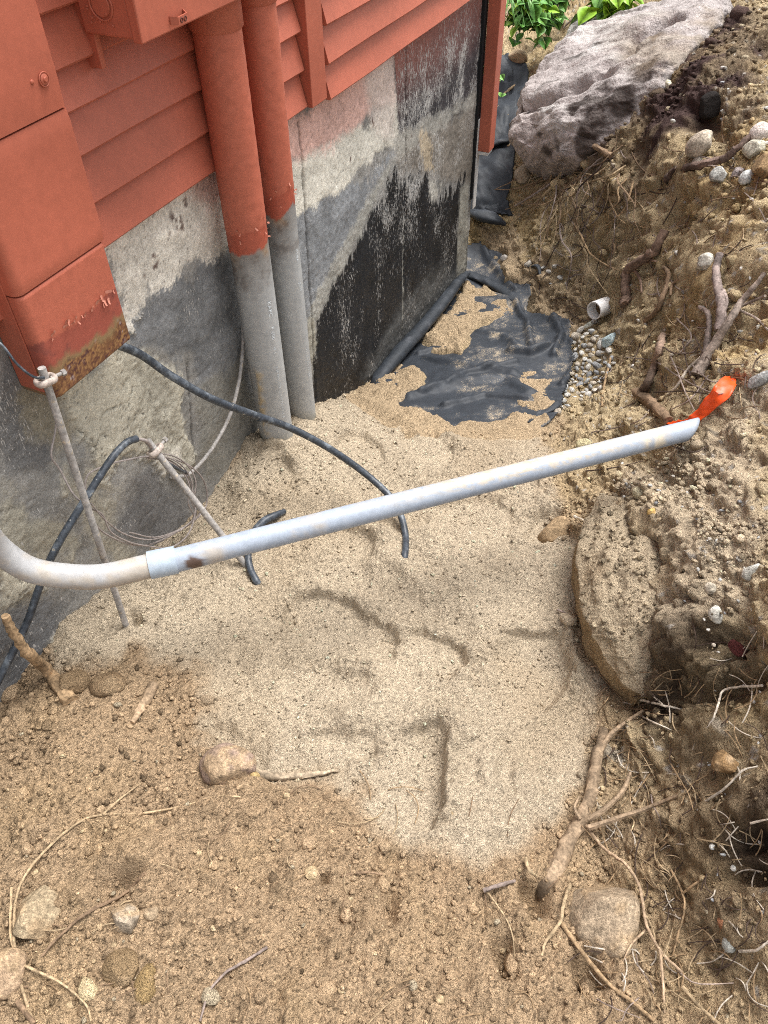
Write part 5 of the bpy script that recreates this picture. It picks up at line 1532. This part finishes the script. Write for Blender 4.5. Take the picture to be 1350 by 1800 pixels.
# ------------------------------------------------------------------ roots and sticks
RB = (0.20, 0.135, 0.085); RL = (0.36, 0.27, 0.165); RG = (0.24, 0.19, 0.165); RD = (0.07, 0.048, 0.038); RW = (0.52, 0.46, 0.38); RT = (0.29, 0.20, 0.115)
def root(pts, w0, w1, colr, label, group=None, cat="root", name="root", side=(), seed=1, wob=.12, seg=8, n=6, zl=None):
    """pts: (x, y, lift towards the viewer); widths in photo pixels at the two ends; side: branches as parts"""
    P = [p if isinstance(p, np.ndarray) else hitp(*p) for p in pts]
    dist = np.linalg.norm(P[len(P) // 2] - CAM)
    if w0 < 12: w0, w1 = w0 * .8, w1 * .8
    e = empty(name, P[0], label, cat, group) if side else None
    path = np.array(smooth_path(P, n))
    rg = np.random.default_rng(seed)
    path[1:-1] += rg.normal(size=(len(path) - 2, 3)) * w0 * 0.06 * dist / FPX
    V, F = tube_data(path, [w0 / 2 * dist / FPX, (w0 * .6 + w1 * .4) / 2 * dist / FPX, w1 / 2 * dist / FPX], seg, wob, 1, True, seed)
    n1 = fbm(V[:, 0] + V[:, 2], V[:, 1], 40, seed + 5, 3)
    col = np.asarray(colr) * (1 + .45 * n1)[:, None]
    if w0 + w1 > 14: col = mixc(col, np.asarray(colr) * .38, sstep(.1, .5, fbm(V[:, 0] + V[:, 2], V[:, 1], 14, seed + 8, 4)))
    col = np.clip(col, .01, .7)
    o = mesh_obj("main_root" if side else name, V, F, M_ROOT, e, True, col)
    if not side:
        tag(o, label, cat, group)
        return o
    for q, (sp, a, b) in enumerate(side):
        SP = [hitp(*p) for p in sp]
        V, F = tube_data(np.array(smooth_path(SP, 5)), [a / 2 * dist / FPX, b / 2 * dist / FPX], 6, .1, 1, True, seed + q)
        mesh_obj("side_root", V, F, M_ROOT, e, True, np.clip(np.asarray(colr) * (1.1 + .3 * fbm(V[:, 0], V[:, 1], 40, q, 2))[:, None], .01, .7))
    return e
root([(1062,1285,.025),(1050,1330,.022),(1040,1390,.016),(1022,1440,.010),(1000,1480,.004),(978,1525,-.003),(960,1565,-.018),(945,1600,-.08)], 18, 32, (0.26,0.19,0.125),
     "thickest sandy root slanting along the trench edge at lower right", side=[
     ([(1052,1320,.03),(1075,1290,.04),(1100,1270,.04),(1130,1250,.03)], 11, 6), ([(1035,1440,.03),(1065,1420,.04),(1095,1390,.03),(1108,1358,.02)], 10, 6),
     ([(1035,1455,.03),(1080,1440,.035),(1140,1420,.03),(1192,1398,.01)], 10, 6), ([(1020,1440,.03),(1010,1420,.03),(1018,1400,.02)], 7, 3)], seed=101, wob=.14, seg=12)
root([(1030,1450,.02),(1060,1490,.02),(1100,1520,.025),(1125,1560,.03),(1135,1620,.02),(1160,1670,.02),(1200,1710,.01)], 7, 5, (0.36,0.26,0.17), "long root curving past the right side of the round brown stone", side=[([(1135,1635,.02),(1110,1660,.02),(1095,1690,.005)], 4, 2), ([(1160,1670,.02),(1165,1720,.015),(1168,1780,.0)], 5, 3)], seed=102)
root([(1002,1555,.01),(990,1590,.03),(985,1620,.025),(960,1655,.01),(952,1680,0)], 8, 5, RL, "pale curved root hugging the left side of the round brown stone", seed=103)
root([(985,1620,.01),(1020,1670,.015),(1070,1730,.015),(1110,1760,.01),(1150,1795,.0)], 9, 6, RT, "brown root running under the round stone to the bottom edge", seed=104)
root([(1180,1530,.012),(1200,1570,.02),(1203,1600,.02),(1190,1650,.01),(1180,1690,0)], 5, 3, RT, "slender root bowing beside the dark bank at lower right", side=[([(1200,1570,.02),(1220,1555,.02),(1240,1540,.005)], 4, 3)], seed=105)
root([(1200,1735,.015),(1230,1770,.02),(1270,1805,.01)], 7, 6, RL, "smooth tan root leaving the bottom right corner", seed=106)
root([(1340,1205,.02),(1275,1212,.03),(1262,1240,.03),(1250,1270,.03),(1228,1295,.025),(1215,1325,.01)], 5, 3, RW, "white forked rootlet crossing the dark right bank", seed=107, n=8)
root([(1125,1230,.01),(1165,1240,.02),(1200,1250,.015),(1230,1285,.0)], 6, 2, RW, "white rootlet at the lower tip of the jutting boulder", side=[([(1150,1225,.015),(1165,1238,.02)], 3, 2)], seed=108)
root([(1240,1409,.01),(1275,1385,.025),(1305,1355,.02),(1332,1347,.01)], 5, 3, RW, "pale rootlet beneath the rust coloured angular stone", seed=109)
root([(1125,1258,.01),(1150,1270,.02),(1180,1283,.0)], 4, 2, RW, "short white rootlet just under the jutting boulder", seed=110)
root([(1320,1447,.02),(1350,1440,.02)], 5, 3, RW, "stubby white rootlet at the right edge of the dark bank", seed=111)
root([(1300,1672,.01),(1330,1670,.02),(1350,1655,.01)], 5, 4, RW, "branched white rootlet by the round grey pebble", seed=112)
root([(1190,1705,.01),(1215,1725,.01),(1240,1730,.01),(1290,1728,.0)], 3, 2, (0.45,0.36,0.30), "thin pinkish rootlet low in the right foreground", seed=113)
root([(30,1760,.01),(60,1800,.01)], 9, 9, RB, "dark stub of root in the bottom left corner", seed=114)
root([(440,1403,-.002),(410,1400,.006),(380,1400,.005),(330,1415,.001),(250,1430,.003),(180,1432,.006),(140,1445,.004),(95,1480,.005),(50,1530,.006),(28,1580,.004),(25,1650,.007),(30,1700,.008),(45,1760,.006),(60,1800,.006)], 4, 6, (0.38,0.28,0.17), "long pale root arcing across the clay on the lower left", side=[([(180,1432,.01),(210,1405,.01),(250,1375,.002)], 3.5, 2), ([(25,1690,.012),(60,1705,.012),(110,1730,.012),(150,1765,.008),(160,1795,0)], 4, 2.5), ([(20,1560,.01),(18,1640,.01),(28,1680,.006)], 3.5, 3.5)], seed=115, n=5)
root([(255,1535,.008),(220,1570,.014),(160,1600,.008),(110,1640,.004),(60,1695,.001)], 8, 4, RB, "dark straight root beside the small pale tan stone", seed=116)
root([(470,1665,.004),(430,1690,.01),(390,1715,.012),(365,1750,.012),(352,1795,.004)], 6, 4, RG, "grey root wandering down to the bottom edge left of centre", seed=117)
root([at_wall(10,1083,.075),at_wall(25,1115,.08),at_wall(50,1150,.085),(85,1180,.03),(105,1210,.015),(125,1235,.0)], 12, 24, (0.36,0.245,0.14), "clay covered stick leaning against the foot of the wall", cat="stick", name="stick", seed=118, wob=.18, seg=10)
root([(440,1360,.005),(490,1365,.012),(540,1362,.012),(595,1355,.002)], 18, 5, (0.36,0.285,0.20), "tapering sandy root right of the egg shaped stone", seed=119)
root([(270,1205,.004),(255,1235,.012),(232,1270,.004)], 20, 9, (0.33,0.235,0.15), "short fat clay coated root near the dark clods", seed=120)
root([(600,1540,.006),(640,1533,.012),(672,1537,.004)], 5, 4, RB, "thin dark root over the foreground hole right of centre", seed=121)
root([(850,1565,.02),(880,1555,.02),(905,1548,.01)], 9, 6, RG, "grey broken root end left of the thick root", seed=122)
root([(924,1510,.02),(930,1530,.03),(943,1540,.02)], 8, 6, RL, "bent pale root stub beside the thick root", seed=123)
root([(850,1560,.008),(880,1600,.012),(900,1640,.012),(905,1700,.004)], 4, 2, RL, "hair thin root hanging in the hollow left of the thick root", seed=124)
root([(1010,908,.01),(1035,918,.025),(1070,925,.02)], 7, 6, RW, "bleached twig lying across the top of the jutting boulder", cat="twig", name="twig", seed=125)
root([(980,1072,.01),(1005,1082,.02),(1025,1085,.01)], 5, 4, RG, "tiny grey twig at the shadowed left side of the jutting boulder", cat="twig", name="twig", seed=126)
root([(1172,316,.02),(1190,300,.03),(1230,290,.035),(1270,280,.04),(1295,262,.04),(1318,240,.02)], 14, 9, (0.15,0.105,0.085), "dark fallen branch lying across the upper right bank", cat="branch", name="branch", seed=127, seg=10)
root([(994,233,.03),(1020,245,.05),(1050,260,.05),(1075,275,.02)], 9, 12, RB, "brown root stub sticking out under the granite boulder", seed=128)
root([(1168,405,.02),(1150,440,.06),(1125,460,.07),(1102,478,.06),(1100,520,.05),(1098,535,.04)], 14, 16, (0.20,0.135,0.10), "crooked dark root hanging down the middle of the upper bank", side=[([(1112,470,.05),(1125,490,.05),(1128,515,.03)], 6, 3), ([(1135,455,.05),(1155,460,.04)], 6, 2)], seed=129, seg=10)
root([(1167,470,.02),(1175,480,.05),(1173,500,.05),(1165,520,.05),(1155,545,.03),(1135,565,.01)], 9, 12, RB, "small bent root right of the crooked hanging root", side=[([(1178,520,.03),(1182,500,.03),(1195,490,.01)], 5, 4)], seed=130)
root([(1265,448,.05),(1258,480,.07),(1262,510,.07),(1268,540,.06),(1265,580,.04)], 12, 16, (0.25,0.20,0.18), "tall upright grey root beside the pale lumpy stone", side=[([(1270,510,.06),(1277,530,.05),(1272,550,.04)], 8, 6)], seed=131, seg=10)
root([(1230,540,.04),(1244,550,.06),(1246,575,.06),(1242,610,.05),(1235,640,.03)], 9, 16, (0.24,0.19,0.165), "short hooked root left of the upright grey root", seed=132)
root([(1345,480,.05),(1325,505,.07),(1303,530,.08),(1285,560,.08),(1262,595,.07),(1242,630,.05),(1225,660,.03)], 8, 26, (0.26,0.21,0.175), "thick cut grey root angled up to the right bank", side=[([(1345,520,.03),(1310,535,.05),(1290,545,.05)], 5, 5), ([(1300,545,.05),(1330,560,.04),(1350,580,.02)], 4, 3)], seed=133, seg=12)
root([(1232,628,.05),(1210,648,.06),(1197,668,.05),(1180,690,.04),(1155,705,.02)], 7, 5, RW, "pale peeled root curving down above the orange ribbon", seed=134)
root([(1165,590,.02),(1160,610,.045),(1150,640,.05),(1140,670,.05),(1132,685,.04)], 12, 15, (0.25,0.175,0.13), "brown root leaning on the slope above the conduit end", seed=135, seg=10)
root([(1118,690,.03),(1135,700,.05),(1155,720,.05),(1175,740,.03)], 22, 16, (0.20,0.135,0.085), "splintered brown root stump behind the conduit end", cat="root", seed=136, wob=.22, seg=10)
root([(1073,630,.02),(1066,660,.03),(1060,690,.03),(1058,715,.02)], 6, 5, RT, "thin tan root hanging over the right gravel edge", seed=137)
tw = [([(1160,590,.04),(1185,640,.06),(1205,690,.07),(1225,730,.06)], RG), ([(1100,628,.03),(1150,635,.05),(1190,660,.06),(1250,690,.06),(1290,690,.04)], RG), ([(1090,690,.03),(1130,705,.05),(1160,720,.04)], RL),
      ([(1150,690,.04),(1210,688,.06),(1280,700,.05)], RD), ([(1165,610,.04),(1190,622,.05),(1230,618,.05)], RD), ([(1220,590,.04),(1240,625,.06),(1265,640,.06),(1310,640,.03)], RD),
      ([(1040,760,.02),(1090,750,.03),(1130,735,.03),(1150,700,.02)], RG), ([(1020,755,.01),(1070,770,.02),(1110,775,.02)], RL), ([(1190,560,.02),(1215,590,.03),(1195,620,.03)], RG), ([(1215,640,.04),(1250,670,.06),(1275,665,.05)], RG),
      ([(1150,750,.04),(1190,760,.05),(1200,790,.03)], RD), ([(1180,783,.02),(1220,795,.03),(1250,780,.02)], RD), ([(1030,828,.01),(1080,822,.02),(1130,810,.02)], RD), ([(1200,600,.04),(1210,650,.06),(1230,690,.05)], RD), ([(1245,660,.05),(1215,700,.06),(1180,720,.04)], RG)]
for q, (p, cl) in enumerate(tw):
    root(p, 3.4, 2, cl, "thin wiry rootlet in the tangle above the conduit end", "rootlets tangled above the conduit end", name="rootlet", seed=200 + q, seg=5, n=7)
# hanging rootlets under the granite boulder
for q in range(58):
    if q % 2:
        x0 = random.uniform(985, 1110); y0 = random.uniform(255, 330)
        ang = random.uniform(2.2, 2.75); ln = random.uniform(60, 170)
    else:
        x0 = random.uniform(960, 1120); y0 = random.uniform(290, 430)
        ang = random.uniform(1.2, 2.4); ln = random.uniform(40, 130)
    l0 = random.uniform(.02, .10); bend = random.uniform(-.5, .5)
    p = [(x0, y0, .0)]
    for k in range(1, 5):
        f_ = k / 4
        p.append((x0 + math.cos(ang + bend * f_) * ln * f_ + random.uniform(-7, 7), y0 + math.sin(ang + bend * f_) * ln * f_ + random.uniform(-5, 5), l0 * math.sin(f_ * 2.6) + .01))
    root(p, random.choice((2, 2.5, 3, 4.5)), 1.3, random.choice((RL, RG, RT, RB, RB, RD)), "fine rootlet hanging from the bank under the granite boulder", "rootlets hanging under the granite boulder", name="rootlet", seed=300 + q, seg=5, n=6)
root([(1062,250,.02),(1020,275,.08),(985,310,.10),(950,335,.10),(905,362,.08)], 6, 3, RG, "long grey root sweeping left below the granite boulder", seed=360, n=8)
root([(1030,250,.03),(990,300,.10),(960,340,.10),(925,370,.06),(908,385,.02)], 7, 3, RL, "long pale root crossing the grey one below the boulder", seed=361, n=8)
for q in range(34):
    x0 = random.uniform(1000, 1220); y0 = random.uniform(1290, 1760)
    if math.hypot(x0 - 1060, y0 - 1590) < 75: continue
    a = random.uniform(-1, 1) + 1.4; ln = random.uniform(40, 110)
    p = [(x0 + math.cos(a) * ln * f_ + random.uniform(-5, 5), min(1795, y0 + math.sin(a) * ln * f_), .004 + .02 * math.sin(f_ * 3)) for f_ in (0, .33, .66, 1)]
    root(p, random.choice((1.8, 2.5, 3.5)), 1.3, random.choice((RL, RT, RT, RG)), "fine rootlet in the mat of roots around the round brown stone", "rootlets around the round brown stone", name="rootlet", seed=400 + q, seg=5, n=6)
for q in range(26):
    x0 = random.uniform(1035, 1130); y0 = random.uniform(1130, 1330)
    a = random.uniform(-1.2, .9); ln = random.uniform(35, 80)
    p = [(x0 + math.cos(a) * ln * f_, y0 + math.sin(a) * ln * f_, .01 + .03 * math.sin(f_ * 3)) for f_ in (0, .33, .66, 1)]
    root(p, 2.2, 1.3, random.choice((RD, RB, RT)), "dark fine rootlet in the hollow under the jutting boulder", "rootlets in the hollow under the jutting boulder", name="rootlet", seed=450 + q, seg=5, n=6)
# hair roots over soil, too many to count
def hair_roots(name, n, box, ln, wpx, colr, seed):
    rg = random.Random(seed)
    Vs, Fs, Cs = [], [], []; off = 0
    for q in range(n):
        x0, y0 = rg.uniform(box[0], box[1]), rg.uniform(box[2], box[3])
        a = rg.uniform(0, 6.28); l_ = rg.uniform(*ln); bend = rg.uniform(-1, 1)
        p = [(x0 + math.cos(a + bend * f_) * l_ * f_, y0 + math.sin(a + bend * f_) * l_ * f_, .002 + .008 * math.sin(f_ * 3)) for f_ in (0, .33, .66, 1)]
        P = [hitp(*w) for w in p]
        if max(np.linalg.norm(P[i] - P[i + 1]) for i in range(3)) > .2: continue
        d_ = np.linalg.norm(P[0] - CAM)
        V, F = tube_data(np.array(smooth_path(P, 3)), wpx / 2 * d_ / FPX, 4, .1)
        cc = np.asarray(colr[q % len(colr)])
        Vs.append(V); Fs += [tuple(i + off for i in f) for f in F]; Cs.append(np.broadcast_to(cc, (len(V), 3))); off += len(V)
    tag(mesh_obj(name, np.concatenate(Vs), Fs, M_ROOT, None, True, np.concatenate(Cs)), kind="stuff")
hair_roots("hair_roots", 230, (1050, 1340, 1130, 1780), (25, 80), 1.7, [RW, RL, RT, RD], 1)
hair_roots("hair_roots", 210, (960, 1340, 260, 740), (20, 70), 1.7, [RG, RL, RD, RB], 2)
hair_roots("hair_roots", 50, (20, 960, 1380, 1790), (20, 80), 1.6, [RL, RT, RB], 3)

# ------------------------------------------------------------------ green plants at the far end
def leaf_mesh(name, m, lobed=False):
    bm = bmesh.new()
    prof = [0.0, .26, .40, .36, .2, .0]
    L_ = []; R_ = []; C_ = []
    for i, w_ in enumerate(prof):
        t = i / 5
        zc = 0.10 * math.sin(t * 3.1)
        C_.append(bm.verts.new((t, 0, zc)))
        L_.append(bm.verts.new((t - .03, w_, zc + 0.22 * w_)) if w_ else C_[-1])
        R_.append(bm.verts.new((t - .03, -w_, zc + 0.22 * w_)) if w_ else C_[-1])
    for i in range(5):
        for S in (L_, R_):
            vs = []
            for v in (C_[i], C_[i + 1], S[i + 1], S[i]):
                if v not in vs: vs.append(v)
            bm.faces.new(vs)
    me = bpy.data.meshes.new(name)
    bm.to_mesh(me); bm.free()
    for p in me.polygons: p.use_smooth = True
    me.materials.append(m)
    return me
LEAF = [leaf_mesh("leaf", M_LEAF), leaf_mesh("leaf", M_LEAF2), leaf_mesh("leaf", mat("leaf_pale", (0.16, 0.34, 0.08), .4, spec=.4, grain=((50, .8, 1.2),)))]
def plant(ctr, dist, rx, ry, nst, nl, lpx, label, kinds, seed, droop=.3):
    rg = random.Random(seed)
    base = pd_(ctr[0], ctr[1], dist)
    e = empty("leafy_plant", base, label, "plant")
    for s in range(nst):
        a = rg.uniform(0, 6.28); r_ = math.sqrt(rg.random())
        tip = pd_(ctr[0] + rx * r_ * math.cos(a), ctr[1] + ry * r_ * math.sin(a), dist - rg.uniform(.0, .18))
        rootp = pd_(ctr[0] + rg.uniform(-.3, .3) * rx, ctr[1] - ry * .2, dist + .12)
        midp = (tip + rootp) / 2 + ZU * rg.uniform(.02, .08)
        P = smooth_path([rootp, midp, tip], 5)
        V, F = tube_data(np.array(P), [.0035, .0015], 5)
        mesh_obj("stem", V, F, M_STEM, e)
        for q in range(nl):
            f_ = rg.uniform(.35, 1)
            p = P[min(len(P) - 1, int(f_ * (len(P) - 1)))]
            o = bpy.data.objects.new("leaf", LEAF[rg.choice(kinds)])
            o.parent = e
            sz_ = lpx * dist / FPX * rg.uniform(.7, 1.25)
            o.location = Vector(p - base + np.array([rg.uniform(-1, 1), rg.uniform(-1, 1), rg.uniform(-.5, .8)]) * sz_ * .6)
            o.scale = (sz_, sz_, sz_)
            o.rotation_euler = (rg.uniform(-.6, .6), rg.uniform(-.1, .9), rg.uniform(0, 6.28))
            COL.objects.link(o)
plant((925, 45), 5.15, 55, 48, 22, 8, 21, "bushy green plant with small leaves behind the house corner", [0, 0, 2, 1], 1)
plant((975, 25), 5.5, 22, 25, 6, 5, 22, "small green sprig between the bushy plant and the boulder", [0, 2], 2)
plant((868, 160), 4.75, 10, 45, 6, 5, 17, "thin green seedling growing beside the draped fabric", [0, 2], 3)
plant((1060, 22), 5.2, 48, 20, 10, 6, 30, "bright lime green plant on top of the granite boulder", [1, 1, 1, 2], 4)
def grass():
    rg = random.Random(5)
    e = empty("grass_tuft", pd_(890, 0, 5.1), "tuft of long green grass hanging at the top by the corner board", "grass")
    Vs, Fs = [], []
    for q in range(26):
        a = pd_(880 + rg.uniform(-10, 30), -25 + rg.uniform(-10, 10), 5.15)
        b = pd_(878 + rg.uniform(-15, 60), 10 + rg.uniform(0, 40), 4.95)
        m_ = (a + b) / 2 + ZU * .06
        V, F = tube_data(np.array(smooth_path([a, m_, b], 4)), [.004, .0035, .0008], 4, 0, .3)
        mesh_obj("blade", V, F, M_LEAF, e)
grass()
root([(1040,10,.02),(1010,30,.03),(990,50,.02)], 4, 3, RG, "dead grey twig by the lichen spotted boulder", cat="twig", name="twig", seed=501)
root([(990,42,.02),(960,25,.03),(935,15,.02)], 4, 3, RG, "grey twig crossing the soil above the bushy plant", cat="twig", name="twig", seed=502)
root([(905,150,.03),(895,158,.05),(884,166,.03)], 5, 4, RL, "pale twig resting on the draped fabric beside the boulder", cat="twig", name="twig", seed=503)
print("objects", len(bpy.data.objects), "tris", sum(len(o.data.polygons) * 2 for o in bpy.data.objects if o.type == 'MESH'))
